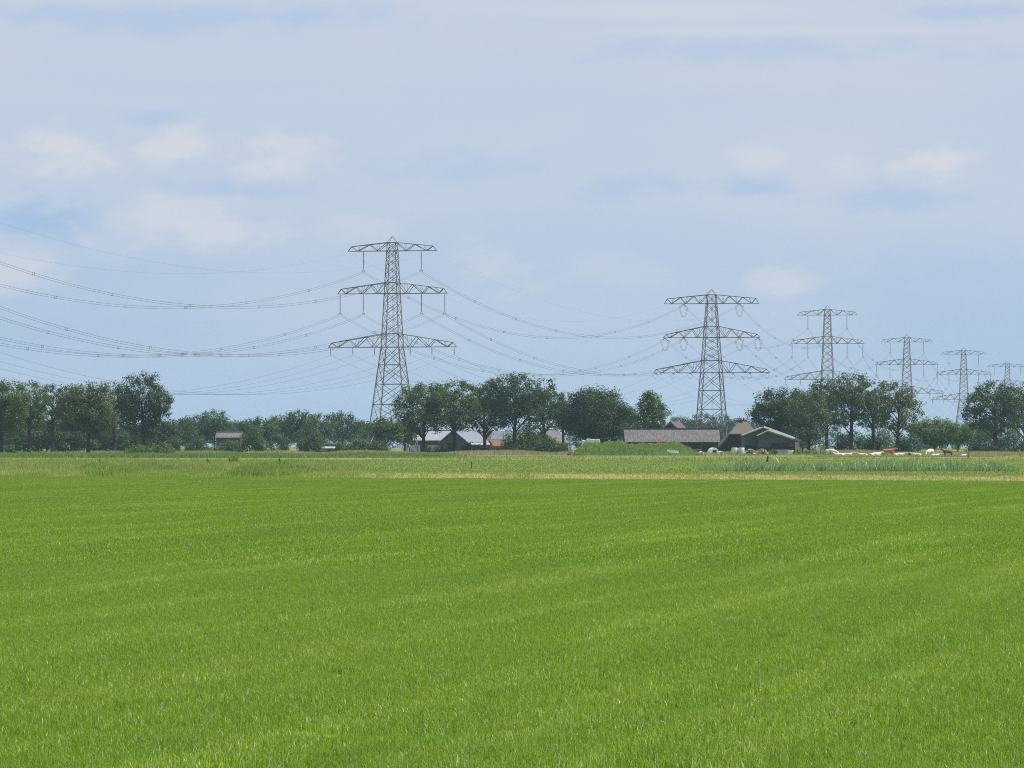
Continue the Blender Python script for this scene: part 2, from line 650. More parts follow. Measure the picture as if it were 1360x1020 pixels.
# ------------------------------------------------------------------ taller grass, weeds and reeds as blades
def blades(name, xs, ys, h, wid, lean, mat, label, cat, seed=1, zb=0.0, wind=(0.25, 0.0), bush=1):
    rg = np.random.default_rng(seed)
    n = len(xs)
    a = rg.uniform(0, 2 * np.pi, n)
    wv = wid * rg.uniform(0.6, 1.3, n)
    ux, uy = np.cos(a) * wv / 2, np.sin(a) * wv / 2
    la = rg.uniform(0, 2 * np.pi, n)
    ln = rg.uniform(0, 1, n) * lean
    lx = (np.cos(la) * ln + wind[0] * rg.uniform(0, 1, n)) * h
    ly = (np.sin(la) * ln + wind[1]) * h
    zb = np.zeros(n) + zb
    V = np.zeros((n, 5, 3))
    V[:, 0] = np.stack([xs - ux, ys - uy, zb - 0.02], 1)
    V[:, 1] = np.stack([xs + ux, ys + uy, zb - 0.02], 1)
    V[:, 2] = np.stack([xs - ux * .9 + lx * .35, ys - uy * .9 + ly * .35, zb + h * .6], 1)
    V[:, 3] = np.stack([xs + ux * .9 + lx * .35, ys + uy * .9 + ly * .35, zb + h * .6], 1)
    V[:, 4] = np.stack([xs + lx, ys + ly, zb + h], 1)
    i = np.arange(n)[:, None] * 5
    Fc = np.concatenate([i + [0, 1, 3], i + [0, 3, 2], i + [2, 3, 4]], 0)
    tint = np.repeat(rg.uniform(0, 1, n), 5)
    me = np_mesh(name, V.reshape(-1, 3), Fc, mat, {'tint': tint})
    ob = link_mesh(name, me)
    tag(ob, label, cat, kind='stuff')
    return ob


def vnoise(x, seed, scale):
    rg = np.random.default_rng(seed)
    tab = rg.uniform(0, 1, 4096)
    u = np.asarray(x) * scale + 1000.0
    i = np.floor(u).astype(int)
    f = u - i
    f = f * f * (3 - 2 * f)
    return tab[i % 4096] * (1 - f) + tab[(i + 1) % 4096] * f


def scat(n, p0, p1, Yf, Yn, seed):
    """n places between two picture columns and two distances (functions or numbers)"""
    rg = np.random.default_rng(seed)
    px = rg.uniform(p0, p1, n)
    u = rg.uniform(0, 1, n)
    yf = Yf(px) if callable(Yf) else Yf
    yn = Yn(px) if callable(Yn) else Yn
    Y = yn + (yf - yn) * u
    return px, (px - 680) / 7000.0 * Y, Y


vgY = lambda py: EYE * 7000.0 / (py - 592)
vedge = lambda px: 633.6 + 0.0056 * px

M['straw'] = leaf_mat('dry_straw', (0.32, 0.28, 0.10), (0.76, 0.64, 0.34), 0.25, 0.7, 0.3)
M['weed'] = leaf_mat('ditch_weeds', (0.12, 0.19, 0.035), (0.36, 0.40, 0.12), 0.35, 0.6, 0.4)
M['weed_dark'] = leaf_mat('dark_weeds', (0.075, 0.155, 0.022), (0.27, 0.37, 0.09), 0.35, 0.6, 0.3)
M['meadow_bl'] = leaf_mat('meadow_grass', (0.125, 0.195, 0.03), (0.185, 0.25, 0.055), 0.35, 0.6, 0.12)
M['reed'] = leaf_mat('reed_leaves', (0.07, 0.155, 0.038), (0.29, 0.41, 0.16), 0.35, 0.5, 0.5, 0.1)
M['tan'] = leaf_mat('seeding_grass', (0.19, 0.175, 0.08), (0.46, 0.38, 0.22), 0.3, 0.7, 0.05)
M['rough'] = leaf_mat('rough_grass', (0.165, 0.215, 0.055), (0.34, 0.36, 0.13), 0.3, 0.7, 0.06)
M['crop'] = leaf_mat('crop_leaves', (0.07, 0.16, 0.025), (0.16, 0.26, 0.06), 0.35, 0.5, 0.08)

# straw strip along the field edge (thins out to the left)
px, xs, ys = scat(60000, 380, 1480, lambda p: vgY(vedge(p) - 7.4 + 1.6 * vnoise(p, 61, 0.03)), lambda p: vgY(vedge(p) + 0.2), 21)
keep = np.random.default_rng(5).uniform(0, 1, len(px)) < np.clip((px - 380) / 420, 0, 1) * (0.25 + 0.75 * vnoise(ys + xs * 0.05, 8, 0.09)) * (0.5 + 0.5 * vnoise(xs, 3, 0.7))
xs, ys = xs[keep], ys[keep]
blades('straw_stubble', xs, ys, np.random.default_rng(6).uniform(0.05, 0.16, len(xs)), 0.03, 0.9, M['straw'],
       'pale dry straw lying along the far field edge', 'straw', 22)
px, xs, ys = scat(42000, -60, 1480, lambda p: vgY(vedge(p) - 11), lambda p: vgY(vedge(p) + 1.6 * vnoise(p, 62, 0.08) ** 2), 23)
hh = (0.10 + 0.22 * vnoise(xs, 9, 0.35) * vnoise(xs, 19, 2.0)) * np.where(px < 480, 1.6, 1.0)
blades('verge_grass', xs, ys, hh * np.random.default_rng(2).uniform(0.6, 1.2, len(xs)), 0.03, 0.6, M['weed'],
       'uneven yellow-green grass of the field verge', 'grass', 24)
# tall weeds in the ditch, left
px, xs, ys = scat(60000, -80, 470, lambda p: vgY(vedge(p) - 10), lambda p: vgY(vedge(p) - 1.0), 25)
env = np.clip((px - 70) / 60, 0.25, 1) * np.clip((470 - px) / 60, 0, 1)
cl = np.clip((vnoise(xs + 0.02 * ys, 29, 0.42) - 0.30) * 2.2, 0, 1)
hh = env * (0.14 + 0.72 * cl * (0.35 + 0.65 * vnoise(xs, 30, 2.2)))
kp = np.random.default_rng(8).uniform(0, 1, len(xs)) < 0.12 + 0.88 * cl
blades('ditch_weeds', xs[kp], ys[kp], (hh * np.random.default_rng(3).uniform(0.55, 1.2, len(xs)))[kp], 0.05, 0.6, M['weed_dark'],
       'tall tangled green weeds along the ditch at the left', 'weeds', 26)
px, xs, ys = scat(26000, -80, 480, lambda p: vgY(vedge(p) - 22), lambda p: vgY(vedge(p) - 9), 27)
hh = 0.18 + 0.35 * vnoise(xs, 39, 0.25)
blades('bank_grass', xs, ys, hh * np.random.default_rng(4).uniform(0.6, 1.2, len(xs)), 0.04, 0.6, M['weed'],
       'pale flowering grass on the bank beyond the left ditch', 'grass', 28)
# meadow
px, xs, ys = scat(110000, -60, 1440, lambda p: vgY(611.0 + 0 * p), lambda p: vgY(vedge(p) - 10), 33)
blades('meadow_grass', xs, ys, np.random.default_rng(9).uniform(0.05, 0.13, len(xs)), 0.035, 0.9, M['meadow_bl'],
       'light green meadow grass beyond the field edge', 'grass', 34)
# reeds, right
px, xs, ys = scat(15000, 962, 1352, 402, 386, 35)
env = np.clip((px - 955) / 22, 0, 1) * np.clip((1352 - px) / 30, 0, 1)
hh = env ** 0.4 * (0.42 + 0.30 * vnoise(xs, 49, 0.4) + 0.2 * vnoise(xs, 48, 2.2) + 0.16 * vnoise(xs, 50, 6))
blades('reeds', xs, ys, hh * np.random.default_rng(10).uniform(0.35, 1.0, len(xs)), 0.07, 0.7, M['reed'],
       'bluish green reeds growing in the ditch at the right', 'reeds', 36)
px, xs, ys = scat(1500, 925, 980, 415, 400, 37)
blades('sparse_reeds', xs, ys, 0.2 + 0.3 * np.random.default_rng(11).uniform(0, 1, len(xs)), 0.04, 0.5, M['reed'],
       'thin scattered reeds left of the reed bed', 'reeds', 38)
# rough grassland
px, xs, ys = scat(60000, -60, 1440, lambda p: vgY(604.4 + 0 * p), lambda p: vgY(612.0 + 0 * p), 41)
kp = (px > 480 + 60 * vnoise(ys, 4, 0.02)) | (np.random.default_rng(1).uniform(0, 1, len(px)) < 0.25)
pt = vnoise(xs + 0.4 * ys, 58, 0.05) * 0.6 + vnoise(xs - 0.3 * ys, 57, 0.16) * 0.4
kp &= np.random.default_rng(71).uniform(0, 1, len(xs)) < np.clip((pt - 0.34) * 2.4, 0.06, 0.8)
hh = 0.12 + 0.3 * np.clip((pt - 0.3) * 2, 0, 1)
blades('rough_grass', xs[kp], ys[kp], (hh * np.random.default_rng(12).uniform(0.6, 1.2, len(xs)))[kp], 0.09, 0.5, M['rough'],
       'brownish seeding grass in the pasture before the farm', 'grass', 42)
px, xs, ys = scat(36000, -60, 620, lambda p: vgY(603.2 + 0 * p), lambda p: vgY(608.5 + 0 * p), 43)
kp = np.random.default_rng(17).uniform(0, 1, len(px)) < np.clip((640 - px) / 240, 0, 1)
hh = 0.35 + 0.3 * vnoise(xs, 69, 0.1)
blades('leafy_crop', xs[kp], ys[kp], (hh * np.random.default_rng(13).uniform(0.6, 1.2, len(xs)))[kp], 0.14, 0.7, M['crop'],
       'low dark green crop before the trees at the left', 'crop', 44)
# tan tall grass before the trees
px, xs, ys = scat(70000, -60, 1440, 1190, 1075, 45)
hh = (0.45 + 0.6 * vnoise(xs, 79, 0.12)) * np.where((px > 770) & (px < 930), 0.6, 1.0)
kp = np.random.default_rng(18).uniform(0, 1, len(px)) < np.where(px < 230, 0.45, 0.9)
blades('tall_tan_grass', xs[kp], ys[kp], (hh * np.random.default_rng(14).uniform(0.6, 1.2, len(xs)))[kp], 0.09, 0.4, M['tan'],
       'tall tan seeding grass in front of the trees', 'grass', 46)

# ------------------------------------------------------------------ pylons
def lattice_face(mb, c, levels, wid_h, wid_d, horiz=True):
    """X bracing on the four faces between the levels (z, half width)"""
    for (z0, h0), (z1, h1) in zip(levels[:-1], levels[1:]):
        for s in range(4):
            a = [(-1, -1), (1, -1), (1, 1), (-1, 1)][s]
            b = [(-1, -1), (1, -1), (1, 1), (-1, 1)][(s + 1) % 4]
            A0, B0 = (a[0] * h0, a[1] * h0, z0), (b[0] * h0, b[1] * h0, z0)
            A1, B1 = (a[0] * h1, a[1] * h1, z1), (b[0] * h1, b[1] * h1, z1)
            mb.bar(A0, B1, wid_d)
            mb.bar(B0, A1, wid_d)
            if horiz:
                mb.bar(A1, B1, wid_h)


def half_at(prof, z):
    for (z0, h0), (z1, h1) in zip(prof[:-1], prof[1:]):
        if z0 <= z <= z1:
            return h0 + (h1 - h0) * (z - z0) / (z1 - z0)
    return prof[-1][1]


def crossarm(prof, zb, zt, half, ztip, nseg):
    """a lattice arm across the tower along local x; bottom chord level, top chord falling to the tip"""
    mb = MB()
    hb, ht = half_at(prof, zb), half_at(prof, zt)
    for sx in (-1, 1):
        for sy in (-1, 1):
            mb.bar((sx * hb, sy * hb, zb), (sx * half, sy * 0.22, zb), 0.165)
            mb.bar((sx * ht, sy * ht, zt), (sx * (half - 0.9), sy * 0.24, zb + ztip), 0.18)
            mb.bar((sx * (half - 0.9), sy * 0.24, zb + ztip), (sx * half, sy * 0.22, zb), 0.13)

            def bot(f):
                return (sx * (hb + (half - hb) * f), sy * (hb + (0.22 - hb) * f), zb)

            def top(f):
                return (sx * (ht + (half - 0.9 - ht) * f), sy * (ht + (0.24 - ht) * f), zt + (zb + ztip - zt) * f)
            for i in range(nseg):
                f0, f1, fm = i / nseg, (i + 1) / nseg, (i + 0.5) / nseg
                mb.bar(top(f0), bot(fm), 0.16)
                mb.bar(bot(fm), top(f1), 0.16)
                mb.bar(bot(fm), top(fm), 0.075)
        for i in range(nseg + 1):
            f = i / nseg
            x = hb + (half - hb) * f
            yy = hb + (0.22 - hb) * f
            mb.bar((sx * x, -yy, zb), (sx * x, yy, zb), 0.09)
            if i < nseg:
                x2 = hb + (half - hb) * (i + 1) / nseg
                y2 = hb + (0.22 - hb) * (i + 1) / nseg
                mb.bar((sx * x, -yy, zb), (sx * x2, y2, zb), 0.08)
    for sy in (-1, 1):
        mb.bar((-hb, sy * hb, zb), (hb, sy * hb, zb), 0.19)
        mb.bar((-ht, sy * ht, zt), (ht, sy * ht, zt), 0.17)
        mb.bar((sy * hb, -hb, zb), (sy * hb, hb, zb), 0.16)
    return mb


def insulator_mesh(L, mat, rad=0.13, horn=True):
    mb = MB()
    n = max(6, int(L / 0.24))
    pts, rr = [(0, 0, 0), (0, 0, -0.25)], [0.05, 0.05]
    body = L - 0.85 if horn else L - 0.45
    for i in range(n):
        z = -0.25 - body * i / n
        pts += [(0, 0, z - 0.02), (0, 0, z - body / n * 0.45), (0, 0, z - body / n * 0.5)]
        rr += [rad, rad * 0.8, 0.06]
    pts += [(0, 0, -0.25 - body)]
    rr += [0.05]
    mb.tube(pts, rr, 6)
    if horn:   # the triangular yoke that carries the bundle
        z0 = -0.25 - body
        mb.bar((0, 0, z0), (-0.36, 0, -L + 0.12), 0.085)
        mb.bar((0, 0, z0), (0.36, 0, -L + 0.12), 0.085)
        mb.bar((-0.36, 0, -L + 0.12), (0.36, 0, -L + 0.12), 0.085)
        mb.bar((-0.36, 0, -L + 0.12), (-0.30, 0, -L - 0.3), 0.07)
        mb.bar((0.36, 0, -L + 0.12), (0.30, 0, -L - 0.3), 0.07)
    else:
        mb.bar((-0.16, 0, -L), (0.16, 0, -L), 0.08)
        mb.bar((0, 0, -0.25 - body), (0, 0, -L), 0.06)
    return mb.mesh('insulator', mat, False)


def make_pylon(spec, mat, name='transmission_pylon'):
    root = empty(name)
    prof = spec['prof']
    ztop = prof[-1][0]
    for sx in (-1, 1):
        for sy in (-1, 1):
            mb = MB()
            for (z0, h0), (z1, h1) in zip(prof[:-1], prof[1:]):
                wd = 0.30 - 0.0022 * z0
                mb.bar((sx * h0, sy * h0, z0 - (0.3 if z0 == 0 else 0)), (sx * h1, sy * h1, z1), wd, caps=True)
            lg = mb.build('leg', mat, root)
            MB().box((sx * prof[0][1], sy * prof[0][1], 0.15), (0.9, 0.9, 0.5)).build('footing', M['concrete'], lg)
    mb = MB()
    lv = [(z, half_at(prof, z)) for z in spec['levels']]
    low = [x for x in lv if x[0] <= spec['arms'][2][0] + 0.01]
    upp = [x for x in lv if x[0] >= spec['arms'][2][0] - 0.01]
    lattice_face(mb, 0, low, 0.18, 0.155)
    lattice_face(mb, 0, upp, 0.11, 0.13, False)
    # secondary struts of the tall lower panels
    for (z0, h0), (z1, h1) in zip(low[:-1], low[1:]):
        zm, hm2 = (z0 + z1) / 2, (h0 + h1) / 2
        for s in range(4):
            a = [(-1, -1), (1, -1), (1, 1), (-1, 1)][s]
            b = [(-1, -1), (1, -1), (1, 1), (-1, 1)][(s + 1) % 4]
            mid = Vector(((a[0] + b[0]) / 2 * hm2, (a[1] + b[1]) / 2 * hm2, zm))
            for e in (a, b):
                P = Vector((e[0] * hm2, e[1] * hm2, zm))
                q0 = Vector((e[0] * h0, e[1] * h0, z0))
                q1 = Vector((e[0] * h1, e[1] * h1, z1))
                mb.bar(P, (q0 + mid) / 2, 0.075)
                mb.bar(P, (q1 + mid) / 2, 0.075)
    mb.build('lattice_bracing', mat, root)
    for i, (zb, zt, half, ztip, ns) in enumerate(spec['arms']):
        crossarm(prof, zb, zt, half, ztip, ns).build('crossarm', mat, root)
    # peak
    mb = MB()
    hp = prof[-1][1]
    for sx in (-1, 1):
        for sy in (-1, 1):
            mb.bar((sx * hp, sy * hp, ztop), (0, 0, spec['peak']), 0.11)
    mb.build('peak', mat, root)
    # climbing ladder up one inside line
    mb = MB()
    for s in (-0.18, 0.18):
        mb.bar((s + 0.4, -0.05, 3), (s + 0.2, -0.05, ztop), 0.05)
    z = 3.3
    while z < ztop:
        mb.bar((0.2, -0.05, z), (0.58, -0.05, z), 0.035)
        z += 0.6
    mb.build('ladder', mat, root)
    return root


M['concrete'] = surf('concrete', (0.36, 0.35, 0.32), 0.9, 0.2, 1.2)

SUSP = dict(prof=[(0, 5.4), (26.4, 2.25), (50.3, 1.14), (52.4, 1.06)],
            levels=[0, 7.4, 12.2, 17.2, 22.0, 26.4, 29.6, 32.2, 34.8, 37.3, 39.7, 42.4, 44.5, 46.5, 48.4, 50.3, 52.4],
            arms=[(50.3, 52.4, 11.4, 1.15, 2), (39.7, 42.4, 14.1, 1.2, 3), (26.4, 29.7, 16.5, 1.1, 3)], peak=54.0)
TENS = dict(prof=[(0, 4.9), (25.1, 3.05), (47.1, 1.5), (49.9, 1.4)],
            levels=[0, 8.0, 13.5, 19.5, 25.1, 29.0, 31.5, 34.0, 36.3, 40.0, 43.5, 47.1, 49.9],
            arms=[(47.1, 49.9, 15.2, 1.6, 3), (36.3, 39.9, 15.6, 1.0, 3), (25.1, 29.0, 18.7, 1.1, 3)], peak=51.7)
D1 = 1309.0
PY = []   # (x, Y, rot, scale z)
lineA = math.atan2(93.1, 366)       # heading of the line up to the second pylon
pyl_px = [521, 945, 1099, 1204.5, 1280, 1338]
pyl_f = [1.0, 1.28, 1.53, 1.79, 2.04, 2.29]
pyl_s = [1.0, 1.0, 1.025, 0.955, 0.96, 0.93]
pos = [(gx(p, D1 * f), D1 * f) for p, f in zip(pyl_px, pyl_f)]
head = []
for i in range(6):
    if i == 0:
        dx, dy = pos[1][0] - pos[0][0], pos[1][1] - pos[0][1]
    elif i == 5:
        dx, dy = pos[5][0] - pos[4][0], pos[5][1] - pos[4][1]
    else:
        dx, dy = pos[i + 1][0] - pos[i - 1][0], pos[i + 1][1] - pos[i - 1][1]
    head.append(math.atan2(dx, dy))
P0 = (2 * pos[0][0] - pos[1][0], 2 * pos[0][1] - pos[1][1])

labels = ['tall grey lattice pylon at the left, nearest of the row',
          'sturdy dark lattice pylon with looped jumper cables behind the farm shed',
          'grey lattice pylon rising behind the tall trees right of the farm',
          'distant grey lattice pylon half hidden by the right edge of the tree row',
          'small distant lattice pylon standing above the low bushes',
          'smallest lattice pylon peeking over the trees at the right edge']
LONG, SHORT = 5.0, 1.9
ins_long = insulator_mesh(LONG, M['glass_ins'])
ins_short = insulator_mesh(SHORT, M['glass_ins'], 0.12, False)
hang_susp = [('top', 50.3, LONG, (-7.45, 7.45)), ('middle', 39.7, LONG, (-13.5, -7.5, 7.5, 13.5)),
             ('bottom', 26.4, SHORT, (-15.9, -10.2, -4.6, 4.6, 10.2, 15.9))]
hang_tens = [('top', 47.1, 0, (-9.0, 9.0)), ('middle', 36.3, 0, (-15.0, -9.0, 9.0, 15.0)),
             ('bottom', 25.1, 0, (-18.0, -12.4, -6.8, 6.8, 12.4, 18.0))]

susp = make_pylon(SUSP, M['steel'])
for nm, z, L, xs_ in hang_susp:
    for xx in xs_:
        link_mesh('insulator', ins_long if L == LONG else ins_short, susp, (xx, 0, z - 0.05))
tens = make_pylon(TENS, M['steel_dark'])
# strain strings and jumper loops of the tension pylon
strain = insulator_mesh(4.2, M['glass_ins'], 0.12, False)
for nm, z, L, xs_ in hang_tens:
    for xx in xs_:
        lower = nm == 'bottom'
        for s in (-1, 1):
            io = link_mesh('insulator', strain if not lower else ins_short, tens, (xx, s * 0.2, z - 0.1))
            io.rotation_euler = (R(s * 80), 0, 0)
        ln = 4.4 if not lower else 2.0
        dp = 3.6 if not lower else 1.2
        for e in (-1, 1):
            if lower and e == 1:
                continue
            pts = []
            for i in range(15):
                f = i / 14 * 2 - 1
                pts.append((xx + 0.48 * f + e * 0.15, f * ln, z - 0.6 - dp * (1 - abs(f) ** 2.6)))
            MB().tube(pts, 0.036, 4, False).build('jumper_loop', M['wire'], tens)

roots = []
for i in range(6):
    if i == 0:
        o = susp
    elif i == 1:
        o = tens
    else:
        o = copy_tree(susp)
    o.location = (pos[i][0], pos[i][1], 0)
    o.rotation_euler = (0, 0, -head[i])
    o.scale = (1, 1, pyl_s[i])
    tag(o, labels[i], 'pylon', 'pylons of the power line')
    roots.append(o)


def hang_point(i, xx, z, L):
    """world point where a cable is held on pylon i (-1: the pylon left of the picture)"""
    if i < 0:
        (X, Y), h, s = P0, head[0], 1.0
    else:
        (X, Y), h, s = pos[i], head[i], pyl_s[i]
    return Vector((X + math.cos(h) * xx, Y - math.sin(h) * xx, (z - 0.05) * s - L))


def hangs(i):
    """dict name -> (x offset, z, drop)"""
    tn = (i == 1)
    out = {}
    for nm, z, L, xs_ in (hang_tens if tn else hang_susp):
        for k2, xx in enumerate(xs_):
            out[(nm, k2)] = (xx, z, L if not tn else 0.3)
    out[('earth', 0)] = ((-15.0 if tn else -11.0), (47.1 if tn else 50.3), 0.45)
    out[('earth', 1)] = ((15.0 if tn else 11.0), (47.1 if tn else 50.3), 0.45)
    return out


ORD = ['first', 'second', 'third', 'fourth', 'fifth', 'sixth']
SIDE = {2: ['left arm', 'right arm'], 4: ['left arm tip', 'inner left arm', 'inner right arm', 'right arm tip'],
        6: ['left arm tip', 'mid left arm', 'left arm beside tower', 'right arm beside tower', 'mid right arm', 'right arm tip']}
sp = MB()
for s in (-1, 1):
    sp.bar((s * 0.2, 0, -0.26), (s * 0.2, 0, 0.26), 0.075, caps=True)
sp.bar((-0.24, 0, 0.24), (0.24, 0, 0.24), 0.075, caps=True)
sp.bar((-0.24, 0, -0.24), (0.24, 0, -0.24), 0.075, caps=True)
spacer_me = sp.mesh('spacer', M['wire'])
for i in range(-1, 5):
    j = i + 1
    h0, h1 = hangs(i), hangs(j)
    where = ('leaving left from the first pylon' if i < 0 else 'between %s and %s pylons' % (ORD[i], ORD[j]))
    for key in h0:
        nm, k2 = key
        a, b = hang_point(i, *h0[key]), hang_point(j, *h1[key])
        if i == 1:
            pass
        L = (b - a).length
        sag = {'top': 13.2, 'middle': 13.2, 'bottom': 11.6, 'earth': 10.2}[nm] * (L / 378.0) ** 2
        npt = 30

        def at(f):
            p = a.lerp(b, f)
            p.z -= 4 * sag * f * (1 - f)
            return p
        pts = [at(q / npt) - a for q in range(npt + 1)]
        if nm in ('top', 'middle'):
            lab = 'twin power cable %s, %s crossarm, %s' % (where, nm, SIDE[2 if nm == 'top' else 4][k2])
            root = empty('power_cable', a)
            tag(root, lab, 'power cable', 'power cables of the line')
            for dz in (0.22, -0.22):
                MB().tube([p + Vector((0, 0, dz - 0.2)) for p in pts], 0.029, 3, False).build('conductor', M['wire'], root)
            ns = int(L / 45)
            for q in range(1, ns):
                f = q / ns + 0.012 * math.sin(q * 5.1 + k2 * 2.3 + i)
                so = link_mesh('spacer', spacer_me, root, at(f) - a + Vector((0, 0, -0.2)))
                so.rotation_euler = (0, 0, -head[max(i, 0)])
        elif nm == 'bottom':
            lab = 'thin power cable %s, bottom crossarm, %s' % (where, SIDE[6][k2])
            ob = MB().tube(pts, 0.022, 3, False).build('power_cable', M['wire'], None, a)
            tag(ob, lab, 'power cable', 'power cables of the line')
        else:
            lab = 'faint earth wire %s, top crossarm, %s tip' % (where, ['left', 'right'][k2])
            ob = MB().tube(pts, 0.011, 3, False).build('earth_wire', M['wire'], None, a)
            tag(ob, lab, 'earth wire', 'earth wires of the power line')

# ------------------------------------------------------------------ trees
def dk(c, k=0.72):
    return tuple(x * k for x in c)


LEAF = {
    'oak': leaf_mat('oak_leaves', dk((0.020, 0.042, 0.012), 0.66), dk((0.112, 0.178, 0.038), 0.95)),
    'dark': leaf_mat('dark_leaves', dk((0.016, 0.036, 0.013), 0.66), dk((0.066, 0.118, 0.034), 0.95)),
    'olive': leaf_mat('olive_leaves', dk((0.036, 0.060, 0.018), 0.66), dk((0.140, 0.180, 0.050), 0.95)),
    'fresh': leaf_mat('fresh_leaves', dk((0.038, 0.080, 0.018), 0.66), dk((0.125, 0.200, 0.045), 0.95)),
    'willow': leaf_mat('willow_leaves', dk((0.045, 0.075, 0.028), 0.66), dk((0.125, 0.165, 0.065), 0.9)),
    'bright': leaf_mat('bright_leaves', (0.06, 0.10, 0.03), (0.15, 0.21, 0.065)),
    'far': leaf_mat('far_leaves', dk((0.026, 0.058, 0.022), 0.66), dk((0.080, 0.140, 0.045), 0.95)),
}


def leaf_cloud(centres, radii, per, leaf, rg, flat=0.8, drop=0.0):
    """quads spread through ellipsoidal clumps"""
    cs = np.repeat(centres, per, 0)
    rs = np.repeat(radii, per)
    n = len(cs)
    d = rg.normal(size=(n, 3))
    d /= np.linalg.norm(d, axis=1)[:, None]
    rr = rg.uniform(0, 1, n) ** 0.45
    P = cs + d * (rs * rr)[:, None] * np.array([1, 1, flat])
    P[:, 2] -= drop * rg.uniform(0, 1, n) ** 2 * rs
    nrm = d * 0.95 + rg.normal(size=(n, 3)) * 0.38 + np.array([0, 0, 0.35])
    nrm /= np.linalg.norm(nrm, axis=1)[:, None]
    u = np.cross(nrm, rg.normal(size=(n, 3)))
    u /= np.linalg.norm(u, axis=1)[:, None]
    v = np.cross(nrm, u)
    s = leaf * rg.uniform(0.55, 1.25, n)
    a = u * (s * 0.5)[:, None]
    b = v * (s * 0.36)[:, None]
    V = np.stack([P - a, P - b * 1.1 + a * 0.15, P + a, P + b * 1.1 + a * 0.15], 1).reshape(-1, 3)
    Fq = np.arange(n * 4).reshape(-1, 4)
    ct = rg.uniform(0, 1, len(centres))
    tint = np.clip(np.repeat(ct, per) * 0.65 + rg.uniform(0, 1, n) * 0.35, 0, 1)
    return V, Fq, np.repeat(tint, 4)


